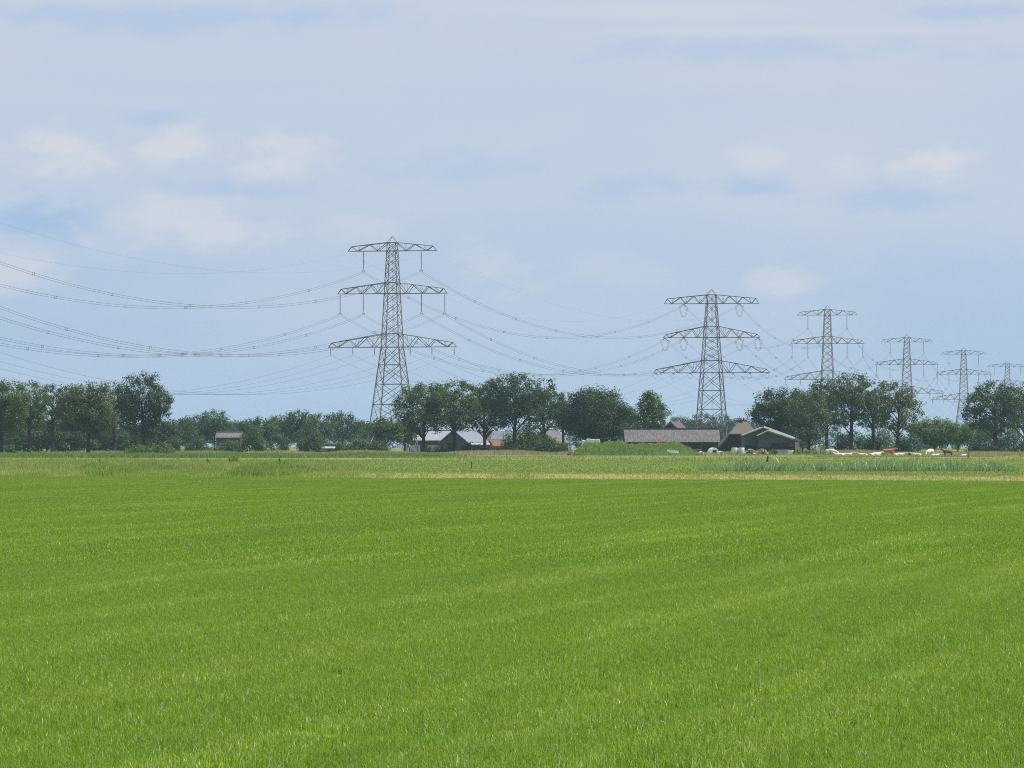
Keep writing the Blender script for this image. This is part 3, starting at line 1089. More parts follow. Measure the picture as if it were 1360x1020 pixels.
def build_tree(name, loc, H, W, cb, style, seed, matkey, bark='bark', density=1.0, leaf=0.36, D=None):
    """H total height, W crown width, cb height of the crown's underside"""
    rg = np.random.default_rng(seed)
    rnd = random.Random(seed)
    D = D or W * 0.85
    root = empty(name, loc)
    ch = H - cb
    st = dict(open=(0.95, 105, 0.115, 0.85), dense=(0.55, 80, 0.15, 0.9), cone=(0.75, 80, 0.13, 0.88), round=(0.7, 95, 0.13, 0.9),
              willow=(0.7, 70, 0.14, 0.85), column=(0.5, 40, 0.22, 0.9), far=(0.6, 52, 0.18, 0.9))[style]
    shell, nc, rfrac, flat = st
    nc = int(nc * density)
    ctr, rad = [], []
    tries = 0
    lobes = [(rnd.uniform(0, 6.28), rnd.uniform(-0.5, 0.9), rnd.uniform(0.12, 0.3)) for _ in range(7)]
    while len(ctr) < nc and tries < 6000:
        tries += 1
        a = rnd.uniform(0, 6.2832)
        sz = rnd.uniform(-1, 1)
        r = rnd.random() ** (1 / 3.0) if style != 'open' else 0.35 + 0.65 * rnd.random() ** 0.6
        q = max(0.0, 1 - abs(sz) ** 2.6) ** (1 / 2.6)
        x, y, z = r * q * math.cos(a), r * q * math.sin(a), r * sz
        # uneven outline: the envelope pulls in between its lobes
        pull = 0.93
        for (la, lz, lw) in lobes:
            dd = 1 - math.cos(a - la) + (sz - lz) ** 2
            pull += lw * math.exp(-dd * 3.0)
        pull = min(pull, 1.16)
        hz_ = (z + 1) / 2
        if style == 'cone':
            k2 = max(0.3, 1.14 - 0.72 * hz_)
        elif style == 'column':
            k2 = 1.0
        elif style == 'open':
            k2 = 0.98 + 0.12 * math.sin(hz_ * math.pi)
        elif style in ('dense', 'willow'):
            k2 = 1.08 - 0.22 * hz_
        else:
            k2 = 1.0
        rc = (W * rfrac) * rnd.uniform(0.62, 1.15)
        c = (x * pull * k2 * (W / 2 - rc * 0.55), y * pull * k2 * (D / 2 - rc * 0.55), cb + rc * 0.5 + hz_ * (ch - rc * 1.25) * (0.97 if hz_ < 0.8 else 1.0))
        if style == 'open':
            # leave windows in the crown
            if any((c[0] - p[0]) ** 2 + (c[2] - p[2]) ** 2 < (0.30 * rc) ** 2 and abs(c[1] - p[1]) < rc for p in ctr):
                continue
        ctr.append(c)
        rad.append(rc)
    # a clump at the very top so the height is right, and some on the sides
    tw = 0.08 if style == 'cone' else 0.2
    tx = rnd.uniform(-.06, .06) * W
    ctr += [(tx, 0, H - W * 0.105), (tx - W * tw, rnd.uniform(-.1, .1) * W, H - W * 0.15), (tx + W * tw, rnd.uniform(-.1, .1) * W, H - W * 0.14),
            (-W * 0.41, 0, cb + ch * rnd.uniform(0.35, 0.6)), (W * 0.41, 0, cb + ch * rnd.uniform(0.35, 0.6))]
    rad += [W * 0.13, W * 0.13, W * 0.13, W * 0.12, W * 0.12]
    if style != 'column':
        for q in range(9 if style == 'open' else 14):      # leafy heart of the crown
            ctr.append((rnd.uniform(-.26, .26) * W, rnd.uniform(-.2, .2) * D, cb + ch * rnd.uniform(0.08, 0.72)))
            rad.append(W * rnd.uniform(0.13, 0.19))
    ctr_a, rad_a = np.array(ctr), np.array(rad)
    area = (rad_a ** 2).mean()
    per = int(np.clip(7.6 * area / (leaf ** 2) * (0.74 if style == 'open' else 0.85), 30, 340))
    V, Fq, tint = leaf_cloud(ctr_a, rad_a, per, leaf, rg, flat, 0.9 if style == 'willow' else 0.0)
    if style == 'willow':
        V[:, 2] = np.maximum(V[:, 2], 0.3)
    crown = link_mesh('crown', np_mesh('crown', V, Fq, LEAF[matkey], {'tint': tint}), root)
    # trunk and limbs
    mb = MB()
    tr = max(0.16, 0.024 * H)
    top = cb + ch * 0.55
    lean = (rnd.uniform(-.03, .03) * H, 0)
    pts = [(lean[0] * (f ** 1.5), rnd.uniform(-.05, .05), -0.1 + (top + 0.1) * f) for f in (0, 0.04, 0.2, 0.45, 0.7, 1.0)]
    mb.tube(pts, [tr * 1.5, tr * 1.1, tr, tr * 0.85, tr * 0.6, tr * 0.3], 7)
    idx = sorted(range(len(ctr)), key=lambda q: rnd.random())[:(22 if style == 'open' else 12)]
    for q in idx:
        c = Vector(ctr[q])
        hs = min(top * 0.95, max(cb * 0.75, c.z - (0.55 + 0.3 * rnd.random()) * math.hypot(c.x, c.y) - 0.8))
        f = hs / top
        s = Vector((lean[0] * f ** 1.5, 0, hs))
        m1 = s.lerp(c, 0.5) + Vector((rnd.uniform(-.4, .4), rnd.uniform(-.4, .4), 0.25 * (c - s).length * 0.35))
        r0 = tr * (0.5 if style == 'open' else 0.35) * (1 - 0.5 * f)
        mb.tube([s, m1, c], [r0, r0 * 0.65, r0 * 0.2], 5, False)
    mb.build('trunk', M[bark], root, smooth=True)
    return root


def build_bush(name, loc, H, W, D, seed, matkey, leaf=0.35, nclump=None, parts=True):
    rg = np.random.default_rng(seed)
    rnd = random.Random(seed)
    root = empty(name, loc)
    n = nclump or int(np.clip(W * 3.2, 10, 70))
    rc = min(H * 0.36, W * 0.28)
    ctr, rad = [], []
    for i in range(n):
        x = rnd.uniform(-1, 1)
        hh = H * (1 - 0.45 * abs(x) ** 2.5) * rnd.uniform(0.72, 1.04)
        z = rnd.uniform(0.12, 1.0) ** 0.8
        r = rc * rnd.uniform(0.6, 1.1)
        ctr.append((x * (W / 2 - r * 0.6), rnd.uniform(-.5, .5) * (D - r), max(r * 0.35, z * hh - r * 0.8)))
        rad.append(r)
    ctr, rad = np.array(ctr), np.array(rad)
    per = int(np.clip(6.5 * (rad ** 2).mean() / leaf ** 2, 16, 160))
    V, Fq, tint = leaf_cloud(ctr, rad, per, leaf, rg, 0.9)
    V[:, 2] = np.maximum(V[:, 2], 0.02)
    link_mesh('foliage', np_mesh('foliage', V, Fq, LEAF[matkey], {'tint': tint}), root)
    mb = MB()
    for i in range(min(8, n)):
        c = ctr[i]
        mb.tube([(c[0] * 0.75, c[1] * 0.6, -0.05), (c[0] * 0.9, c[1] * .8, c[2] * 0.5), tuple(c)], [0.09, 0.06, 0.02], 5, False)
    mb.build('stem', M['bark'], root)
    return root


def tree(px, top, Y, wpx, cbpy, style, key, label, name='tree', group=None, seed=None, bark='bark', density=1.0, leaf=0.36, cat='tree'):
    H = gz(top, Y)
    W = wpx / 7000.0 * Y
    if style in ('open', 'round'):
        W *= 1.16
        cbpy += 5
    if style == 'far':
        W *= 1.15
    cb = max(0.25, gz(cbpy, Y))
    o = build_tree(name, (gx(px, Y), Y, 0), H, W, cb, style, seed or int(px * 7 + top), key, bark, density, leaf)
    tag(o, label, cat, group)
    return o


def bush(px, top, Y, wpx, key, label, name='bush', group=None, D=None, leaf=0.35, cat='bush', n=None):
    H = gz(top, Y)
    W = wpx / 7000.0 * Y
    o = build_bush(name, (gx(px, Y), Y, 0), H, W, D or min(W, 5.0), int(px * 3 + top), key, leaf, n)
    tag(o, label, cat, group)
    return o


GL = 'trees of the left wood'
# left wood
tree(2, 500, 1120, 70, 572, 'round', 'oak', 'large dark tree cut off by the left picture edge', group=GL, density=1.3)
tree(38, 503, 1150, 50, 568, 'round', 'oak', 'dark tree second from the left edge, beside the edge tree', group=GL)
tree(70, 507, 1190, 46, 566, 'open', 'dark', 'open see-through tree between the dark edge trees and the broad tree', group=GL)
tree(96, 509, 1230, 40, 570, 'open', 'dark', 'tree half hidden behind the left shoulder of the broad tree', group=GL)
tree(117, 503, 1085, 76, 578, 'round', 'olive', 'broad olive-green tree on a short bare trunk before the left wood', group=GL, density=1.25)
tree(152, 503, 1180, 46, 568, 'open', 'dark', 'tree just left of the tall round-topped tree', group=GL)
tree(191, 491, 1140, 64, 578, 'round', 'dark', 'tall round-topped tree ending the left wood', group=GL, density=1.3)
bush(60, 560, 1210, 150, 'dark', 'dark undergrowth hedge beneath the left wood, left of the broad tree', 'hedge', D=6, cat='hedge', leaf=0.45, n=60)
bush(160, 562, 1215, 100, 'dark', 'dark undergrowth hedge beneath the left wood, right of the broad tree', 'hedge', D=6, cat='hedge', leaf=0.45, n=45)
bush(14, 585, 1090, 26, 'oak', 'low bush at the foot of the left edge tree')
bush(187, 586.5, 1068, 46, 'bright', 'bright green rounded bush before the tall round-topped tree', n=46, leaf=0.3)
bush(216, 584, 1070, 36, 'bright', 'bright green bush right of the rounded one, with upright shoots', n=40, leaf=0.3)

# low hazy wood between the left wood and the first pylon
GM = 'low trees of the hazy middle wood'
mid = [(238, 553, 1500, 46, 'low hazy tree touching the tall round-topped tree'),
       (262, 549, 1640, 48, 'pale hazy tree left of the highest bump of the low wood'),
       (285, 542, 1560, 46, 'bushy tree rising directly left of the far grey barn roof'),
       (312, 557, 1850, 44, 'far hazy tree directly behind the grey barn roof'),
       (345, 552, 1520, 50, 'bushy tree rising right behind the far grey barn roof'),
       (374, 549, 1750, 44, 'hazy tree left of the tallest crown in the low wood'),
       (398, 542, 1480, 46, 'tallest crown in the middle of the low wood'),
       (425, 547, 1560, 40, 'round crown directly right of the tallest low crown'),
       (455, 544, 1600, 46, 'hazy double-bumped tree midway between barn roof and first pylon'),
       (484, 557, 1700, 36, 'pale low tree just left of the first pylon'),
       (512, 552, 1270, 44, 'dark tree covering the left leg of the first pylon'),
       (538, 556, 1280, 40, 'dark low tree covering the right leg of the first pylon')]
for (p, tp, Y, wd, lab) in mid:
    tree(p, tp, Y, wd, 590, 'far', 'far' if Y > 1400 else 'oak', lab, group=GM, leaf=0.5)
low = [(232, 573, 1300, 34, 'far', 'hazy bush right behind the bright green bushes'),
       (262, 575, 1290, 36, 'far', 'low bush in the middle of the gap left of the barn roof'),
       (301, 580.5, 1280, 58, 'fresh', 'lighter bush growing below the barn roof'),
       (336, 561, 1240, 42, 'oak', 'dark rounded bush right of the far barn roof'),
       (368, 565, 1260, 36, 'far', 'slim upright bush left of the big dark bush'),
       (410, 562, 1240, 44, 'oak', 'big dark bush below the tallest low crown'),
       (440, 577, 1330, 34, 'far', 'low bush above the pale shed roof'),
       (474, 570, 1260, 40, 'fresh', 'pale green bush left of the first pylon foot'),
       (503, 576, 1230, 34, 'dark', 'dark bush at the foot of the first pylon')]
for (p, tp, Y, wd, key, lab) in low:
    bush(p, tp, Y, wd, key, lab, group='bushes of the middle wood')

# deeper rows behind the left wood and beyond everything
for q, (p, tp, Y, wd, lab) in enumerate([
        (22, 545, 1290, 60, 'dim tree deep in the left wood behind the two edge trees'),
        (62, 556, 1300, 56, 'dim low tree deep in the left wood, under the see-through crown'),
        (100, 548, 1310, 54, 'dim tree deep in the left wood, left of the broad tree trunk'),
        (140, 552, 1300, 54, 'dim tree deep in the left wood, right of the broad tree trunk'),
        (178, 558, 1310, 50, 'dim low tree in the left wood below the tall round-topped tree'),
        (212, 556, 1330, 44, 'dim tree just right of the tall round-topped tree')]):
    tree(p, tp, Y, wd, 594, 'far', 'dark', lab, group='dim trees deep in the left wood', leaf=0.5)


def distant_wood():
    rg = np.random.default_rng(404)
    n = 620
    px = rg.uniform(-90, 1450, n)
    Y = rg.uniform(2450, 2650, n)
    hh = 8.5 + 3.5 * vnoise(px, 91, 0.035) + 2.0 * vnoise(px, 92, 0.16)
    r = rg.uniform(1.8, 3.2, n)
    z = np.maximum(r * 0.5, hh * rg.uniform(0.25, 1.0, n) - r)
    V, Fq, tint = leaf_cloud(np.stack([(px - 680) / 7000 * Y, Y, z], 1), r, 60, 1.0, rg, 0.9)
    V[:, 2] = np.maximum(V[:, 2], 0.05)
    ob = link_mesh('distant_wood', np_mesh('distant_wood', V, Fq, LEAF['far'], {'tint': tint}))
    tag(ob, 'bluish distant wood along the horizon behind the farms', 'wood', kind='stuff')


distant_wood()
# tall open trees before the farmyard
GT = 'tall open trees by the white barns'
tree(562, 504, 1165, 74, 572, 'open', 'oak', 'leftmost tall open tree, standing before the white barn', group=GT, density=1.35, seed=4)
tree(604, 500, 1170, 66, 568, 'open', 'oak', 'second tall open tree, its trunk before the barn gable', group=GT, density=1.25, seed=9)
tree(644, 506, 1180, 56, 574, 'open', 'dark', 'slender open tree in front of the red tiled roof', group=GT, density=1.1, seed=14)
tree(683, 491, 1160, 78, 566, 'open', 'dark', 'tallest open tree with leaning trunk before the blue shed', group=GT, density=1.5, seed=22)
tree(722, 499, 1210, 50, 572, 'open', 'oak', 'open tree right of the tallest one, above the white-roofed cottage', group=GT, density=1.2, seed=25)
tree(748, 518, 1195, 36, 575, 'open', 'dark', 'small loose tree squeezed left of the big round dark tree', group=GT, seed=27)
tree(790, 510, 1150, 104, 590, 'dense', 'dark', 'big round dark tree with foliage down to the ground', density=1.7, seed=31)
tree(838, 540, 1190, 34, 588, 'dense', 'oak', 'small dark tree between the round tree and the pointed tree')
tree(865, 516, 1165, 58, 582, 'cone', 'fresh', 'pointed green tree behind the left half of the long shed', density=1.3, seed=36)
bush(694, 548, 1205, 56, 'oak', 'leafy undergrowth at the foot of the tallest open tree', n=40)
bush(730, 571, 1140, 50, 'oak', 'bush covering the left half of the white-roofed cottage', n=26)
bush(690, 585, 1150, 30, 'dark', 'low dark bush at the base of the leaning trunk')
bush(582, 586.5, 1160, 44, 'dark', 'low dark hedge piece before the white barn', 'hedge', cat='hedge')
bush(628, 582, 1160, 44, 'dark', 'low dark hedge below the solar roof', 'hedge', cat='hedge')
bush(655, 589.5, 1160, 44, 'dark', 'low dark hedge before the orange roof', 'hedge', cat='hedge')

# far wood behind the second pylon
GF = 'far hazy wood behind the second pylon'
far = [(905, 551, 'far hazy tree left of the second pylon'), (932, 547, 'far hazy tree crossing the second pylon left leg'),
       (958, 549, 'far hazy tree crossing the second pylon right leg'), (982, 553, 'far hazy tree above the thatched roof'),
       (1003, 555, 'far hazy tree at the left foot of the dark farm tree')]
for (p, tp, lab) in far:
    tree(p, tp, 2300, 36, 590, 'far', 'far', lab, group=GF, leaf=0.6)

# trees right of the farm
GR = 'tall trees right of the farm'
tree(1040, 511, 1165, 76, 580, 'round', 'dark', 'broad dark tree directly behind the green gabled barn', group=GR, density=1.4, seed=41)
tree(1074, 514, 1130, 62, 595, 'willow', 'willow', 'grey-green weeping tree right of the green gabled barn', group=GR, density=1.5, seed=43)
tree(1098, 499, 1195, 50, 572, 'open', 'dark', 'dark tree top behind the weeping tree, under the third pylon', group=GR, density=1.2, seed=45)
tree(1130, 490, 1170, 56, 566, 'open', 'oak', 'tallest tree of the row right of the weeping tree', group=GR, density=1.35, seed=47)
tree(1160, 501, 1175, 50, 568, 'open', 'oak', 'straight-trunked tree in the middle of the right-hand row', group=GR, density=1.25, seed=49)
tree(1192, 503, 1165, 52, 572, 'open', 'olive', 'last tree of the right-hand row, standing before the fourth pylon', group=GR, density=1.3, seed=52)
tree(1066, 568, 1105, 9, 596, 'column', 'willow', 'slim columnar tree beside the brick pier of the green barn', leaf=0.3)
bush(1125, 557, 1190, 44, 'dark', 'dark undergrowth below the tallest right-hand tree', n=24)
bush(1165, 556, 1195, 50, 'dark', 'dark undergrowth beneath the straight-trunked tree', n=24)
bush(1185, 558, 1290, 34, 'bright', 'yellowish bush seen between the last two trunks of the row')
bush(1207, 570, 1190, 40, 'far', 'hazy bush at the right foot of the last row tree')
tree(1241, 552, 1240, 60, 592, 'far', 'fresh', 'rounded green tree alone in the gap, left of the fifth pylon', density=1.4, leaf=0.4)
tree(1272, 560, 1260, 42, 592, 'far', 'fresh', 'lower green tree at the foot of the fifth pylon', leaf=0.4)
tree(1296, 556, 1400, 44, 592, 'far', 'far', 'hazy green tree between fifth pylon and the edge trees', leaf=0.45)
tree(1322, 502, 1150, 66, 575, 'open', 'dark', 'tall dark tree left of the right edge tree', density=1.5, seed=61)
tree(1362, 506, 1165, 54, 572, 'open', 'oak', 'tall tree cut off by the right picture edge', density=1.4, seed=68)
bush(1330, 562, 1195, 96, 'dark', 'dark hedge beneath the two tall trees at the right edge', 'hedge', D=6, cat='hedge', n=46, leaf=0.42)
bush(1338, 588, 1140, 90, 'dark', 'low trimmed dark hedge before the right edge trees', 'hedge', D=3, cat='hedge', n=46)
bush(1090, 589, 1072, 50, 'bright', 'low nettle-like bush before the weeping tree')

# ------------------------------------------------------------------ buildings
M['roof_grey'] = surf('grey_fibre_roof', (0.128, 0.118, 0.118), 0.9, 0.4, 1.4, stretch=(3, 0.6, 0.6))
M['roof_pale'] = surf('pale_metal_roof', (0.28, 0.29, 0.31), 0.5, 0.2, 1.0, stretch=(3, 0.5, 0.5))
M['roof_light'] = surf('light_sheet_roof', (0.25, 0.26, 0.25), 0.7, 0.15, 0.8)
M['solar'] = surf('solar_glass', (0.17, 0.19, 0.24), 0.3, 0.15, 0.8, spec=0.6)
M['white'] = surf('white_paint', (0.78, 0.78, 0.75), 0.6, 0.06, 1.0)
M['off_white'] = surf('off_white_sheet', (0.62, 0.63, 0.58), 0.7, 0.12, 1.0)
M['tile_red'] = surf('red_tiles', (0.13, 0.068, 0.058), 0.8, 0.25, 2.5)
M['tile_orange'] = surf('orange_tiles', (0.19, 0.078, 0.05), 0.8, 0.2, 2.5)
M['brick'] = surf('brown_brick', (0.24, 0.15, 0.105), 0.9, 0.3, 3.0)
M['brick_light'] = surf('light_brick', (0.42, 0.33, 0.24), 0.9, 0.2, 3.0)
M['brick_dark'] = surf('tarred_brick', (0.030, 0.018, 0.018), 0.9, 0.3, 2.0)
M['wood_dark'] = surf('dark_boards', (0.05, 0.05, 0.045), 0.9, 0.3, 2.0, stretch=(6, 6, 0.3))
M['green_sheet'] = surf('green_sheeting', (0.058, 0.074, 0.066), 0.7, 0.15, 1.2, stretch=(5, 5, 0.3))
M['blue_dark'] = surf('dark_blue_sheeting', (0.045, 0.06, 0.11), 0.6, 0.15, 1.2)
M['thatch'] = surf('thatch', (0.16, 0.140, 0.118), 1.0, 0.35, 3.0, stretch=(3, 3, 0.5), bump=0.5)
M['thatch_grey'] = surf('old_thatch', (0.10, 0.09, 0.084), 1.0, 0.3, 3.0, stretch=(3, 3, 0.5), bump=0.5)
M['dark_open'] = surf('dark_boarding_and_shade', (0.02, 0.02, 0.02), 0.95, 0.2, 2.0)  # dark doors and boards, and shade painted into openings
M['window'] = surf('window_glass', (0.06, 0.07, 0.08), 0.1, 0.1, 1.0, spec=0.6)
M['red_paint'] = surf('red_paint', (0.45, 0.05, 0.035), 0.5, 0.15, 2.0)
M['rubber'] = surf('rubber', (0.02, 0.02, 0.02), 0.9, 0.2, 2.0)
M['wrap_green'] = surf('pale_green_wrap', (0.56, 0.60, 0.50), 0.45, 0.12, 1.5)
M['wrap_dark'] = surf('black_wrap', (0.03, 0.032, 0.04), 0.4, 0.2, 1.5)
M['wood'] = surf('weathered_wood', (0.07, 0.06, 0.05), 0.9, 0.3, 3.0, stretch=(3, 3, 0.4))


def gable(name, label, cat, loc, rz, L, W, ze, zr, wall, roof, over=0.35, thick=0.18, cap=None, group=None):
    """gabled building with its ridge along local x, centred on loc"""
    root = empty(name, loc, rz)
    mb = MB()
    l, h = L / 2, W / 2
    vs = [(-l, -h, 0), (l, -h, 0), (l, h, 0), (-l, h, 0), (-l, -h, ze), (l, -h, ze), (l, h, ze), (-l, h, ze), (-l, 0, zr), (l, 0, zr)]
    mb.add(vs, [(0, 1, 5, 4), (2, 3, 7, 6), (1, 2, 6, 9, 5), (3, 0, 4, 8, 7), (0, 3, 2, 1)])
    mb.build('wall', wall, root)
    sl = (zr - ze) / h
    for s in (-1, 1):
        m2 = MB()
        ye = s * (h + over)
        zz = ze - sl * over
        up = 0.03 + thick
        m2.poly([(-l - over, ye, zz + up), (l + over, ye, zz + up), (l + over, s * 0.002, zr + up), (-l - over, s * 0.002, zr + up)], thick)
        m2.build('roof', roof, root)
    if cap:
        MB().box((0, 0, zr + thick + 0.12), (L + 2 * over + 0.02, 0.75, 0.16)).build('ridge_cap', cap, root)
    tag(root, label, cat, group)
    return root


def slab(parent, name, c, s, mat):
    return MB().box(c, s).build(name, mat, parent)


# --- white barn, solar barn and village roofs behind the tall trees
Y = 1390
b = gable('barn', 'long grey-roofed barn with white ridge behind the two tall open trees', 'barn', (gx(574, Y), Y, 0), R(1), 13.6, 9, 3.3, 5.8, M['wood_dark'], M['roof_pale'], cap=M['white'])
for xx in (-4.5, 0, 4.5):
    d = slab(b, 'door', (xx, -4.54, 1.3), (2.6, 0.1, 1.6), M['concrete'])
slab(b, 'gable_board', (-6.83, -1.2, 3.7), (0.08, 1.6, 1.8), M['tile_red'])
Y = 1370
b = gable('barn', 'barn with a bluish solar roof seen gable first, right of the white barn', 'barn', (gx(603, Y) + 2.5, Y + 3.6, 0), R(55), 8.8, 9.2, 2.7, 5.9, M['wood_dark'], M['solar'], cap=M['white'])
slab(b, 'door', (-4.44, 0.6, 1.3), (0.1, 2.8, 2.6), M['dark_open'])
slab(b, 'fascia', (0.0, -4.98, 2.38), (9.4, 0.08, 0.3), M['white'])
Y = 1460
b = gable('house', 'house with a red tiled roof peeking between the tree trunks', 'house', (gx(650, Y), Y, 0), R(12), 7.0, 7, 2.6, 5.8, M['brick'], M['tile_red'])
MB().box((2.2, 0.6, 6.1), (0.6, 0.6, 1.0)).build('chimney', M['brick'], b)
slab(b, 'window', (-1.5, -3.52, 1.5), (1.2, 0.06, 1.2), M['window'])
Y = 1380
gable('annexe', 'small annexe with a bright orange roof beside the slender tree', 'shed', (gx(659, Y), Y, 0), R(25), 3.0, 3.4, 1.9, 3.2, M['brick'], M['tile_orange'])
Y = 1420
b = gable('shed', 'dark blue shed behind the trunk of the tallest open tree', 'shed', (gx(668, Y), Y, 0), R(-8), 5.0, 6, 3.6, 5.6, M['blue_dark'], M['solar'])
slab(b, 'door', (0.5, -3.04, 1.3), (2.2, 0.08, 2.6), M['dark_open'])
Y = 1400
b = gable('house', 'brick house with grey roof behind the leafy undergrowth', 'house', (gx(689, Y), Y, 0), R(-28), 5.2, 5.5, 2.9, 5.6, M['brick'], M['roof_pale'])
slab(b, 'window', (0.6, -2.77, 1.6), (1.0, 0.06, 1.2), M['window'])
slab(b, 'window', (2.62, 0.3, 1.7), (0.06, 0.9, 1.2), M['window'])
Y = 1250
b = gable('cottage', 'cottage with pale grey roof half hidden by a bush', 'house', (gx(730, Y), Y, 0), R(58), 6.0, 6.4, 2.6, 5.6, M['brick_dark'], M['roof_grey'], cap=M['white'])
slab(b, 'window', (0.5, -3.22, 1.4), (1.1, 0.06, 1.1), M['window'])
MB().box((0.4, 0.2, 6.2), (0.7, 0.7, 0.9)).build('chimney', M['white'], b)
# --- far barn in the hazy wood and the pale low shed
Y = 1470
b = gable('barn', 'far barn with grey-brown roof inside the low hazy wood', 'barn', (gx(305, Y), Y, 0), R(-3), 6.6, 8, 4.1, 5.5, M['wood_dark'], M['roof_grey'], cap=M['roof_light'])
slab(b, 'door', (0.5, -4.04, 1.6), (2.4, 0.08, 2.6), M['dark_open'])
Y = 1290
b = gable('shed', 'low shed with pale flat roof before the low hazy wood', 'shed', (gx(436, Y), Y, 0), R(2), 2.7, 2.4, 1.2, 1.5, M['brick'], M['concrete'])
slab(b, 'door', (0.3, -1.22, 0.7), (0.8, 0.05, 1.4), M['wood_dark'])

# --- long farm shed
Y = 1135
kx = 7000.0 / Y
shed = gable('farm_shed', 'long low farm shed with weathered grey-brown roof', 'shed', (gx(892.5, Y), Y + 4.2, 0), R(1.5), 19.6, 8.4, 2.85, 5.45, M['wood_dark'], M['roof_grey'], over=0.5, thick=0.14, cap=M['roof_grey'])
for q in range(7):
    slab(shed, 'post', (-9.5 + q * 3.15, -4.45, 1.35), (0.18, 0.18, 2.7), M['wood'])
for q in range(3):
    slab(shed, 'opening_shade', (-6.4 + q * 6.3, -4.25, 1.25), (5.2, 0.06, 2.3), M['dark_open'])  # dark panels paint the shade inside the open shed front
slab(shed, 'gable_board', (9.86, 0, 3.2), (0.08, 5.0, 1.2), M['wood'])
# --- farmhouse behind it
Y = 1185
fh = gable('farmhouse', 'farmhouse with a steep grey thatched roof peeking over the long shed', 'house', (gx(897, Y), Y + 4, 0), R(72), 7.0, 9.6, 2.8, 7.0, M['brick_dark'], M['thatch_grey'], thick=0.35)
MB().box((1.5, 0.2, 7.1), (0.7, 0.7, 0.9)).build('chimney', M['brick'], fh)
slab(fh, 'window', (-3.53, -0.2, 4.2), (0.06, 1.0, 1.2), M['window'])

# --- thatched barn with a half hip
Y = 1142
tb = empty('thatched_barn', (gx(987, Y), Y, 0), R(0))
tag(tb, 'thatched barn with half-hipped roof and dark brick gable', 'barn')
hw, ze, zr, zc, hc, dp = 5.1, 1.75, 7.0, 4.55, 2.75, 18.0
MB().add([(-hw + .3, 0.3, 0), (hw - .3, 0.3, 0), (hw - .3, 0.3, ze), (hc, 0.3, zc), (-hc, 0.3, zc), (-hw + .3, 0.3, ze),
          (-hw + .3, dp, 0), (hw - .3, dp, 0), (hw - .3, dp, ze), (0, dp, zr), (-hw + .3, dp, ze)],
         [(0, 1, 2, 3, 4, 5), (1, 7, 8, 2), (0, 5, 10, 6), (6, 10, 9, 8, 7)]).build('wall', M['brick_dark'], tb)
for s in (-1, 1):
    MB().poly([(s * (hw + .25), 0, ze - .2), (s * (hc + .12), 0, zc + .16), (0.002 * s, 3.0, zr + .3), (0.002 * s, dp, zr + .3), (s * (hw + .25), dp, ze - .2)], 0.35).build('roof', M['thatch'], tb)
MB().poly([(-hc - .35, -0.45, zc - .05), (hc + .35, -0.45, zc - .05), (1.05, 2.6, zr + .12), (-0.75, 2.6, zr + .2)], 0.35).build('hip', M['thatch'], tb)
MB().add([(-1.1, 2.3, zr - .25), (0.1, 2.3, zr - .25), (-0.45, 2.3, zr + .45), (-1.1, 2.75, zr - .25), (0.1, 2.75, zr - .25), (-0.45, 2.75, zr + .45)],
         [(0, 1, 2), (3, 5, 4), (0, 3, 4, 1), (1, 4, 5, 2), (0, 2, 5, 3)]).build('owl_board', M['dark_open'], tb)
MB().tube([(0.25, 3.2, zr), (0.25, 3.2, zr + 1.0)], 0.14, 6).build('chimney', M['dark_open'], tb)
MB().box((0.1, 10, zr + 0.3), (1.7, 14.6, 0.34)).build('ridge_cap', M['thatch_grey'], tb)
slab(tb, 'door', (-1.6, 0.26, 1.2), (2.4, 0.08, 2.4), M['dark_open'])
# --- green gabled barn: a back bay and a forward bay
gb = empty('gabled_barn', (gx(1014, 1110), 1110, 0), 0)
tag(gb, 'green sheeted barn with pale grey verge and brick corner pier', 'barn')


def bay(x0, x1, xa, z0, z1, za, y0, y1, pref):
    m1 = MB()
    m1.add([(x0, y0, 0), (x1, y0, 0), (x1, y0, z1), (xa, y0, za), (x0, y0, z0), (x0, y1, 0), (x1, y1, 0), (x1, y1, z1), (xa, y1, za), (x0, y1, z0)],
           [(0, 1, 2, 3, 4), (1, 6, 7, 2), (0, 4, 9, 5), (5, 9, 8, 7, 6)])
    m1.build('wall', M['green_sheet'], gb)
    MB().poly([(x0 - .3, y0 - .35, z0 + .02), (xa, y0 - .35, za + .18), (xa, y1, za + .18), (x0 - .3, y1, z0 + .02)], 0.14).build('roof', M['roof_light'], gb)
    MB().poly([(x1 + .3, y0 - .35, z1 + .05), (xa + .002, y0 - .35, za + .18), (xa + .002, y1, za + .18), (x1 + .3, y1, z1 + .05)], 0.14).build('roof', M['roof_light'], gb)


s1 = 1110 / 7000.0
bay(-25 * s1, 40 * s1, 0.0, gz(578, 1110), gz(583, 1110), gz(568, 1110), 0, 16, 'back')
bay(-8 * s1, 47.5 * s1, 5 * s1, gz(578.5, 1110), gz(587.5, 1110), gz(572.2, 1110), -4.5, -0.06, 'front')
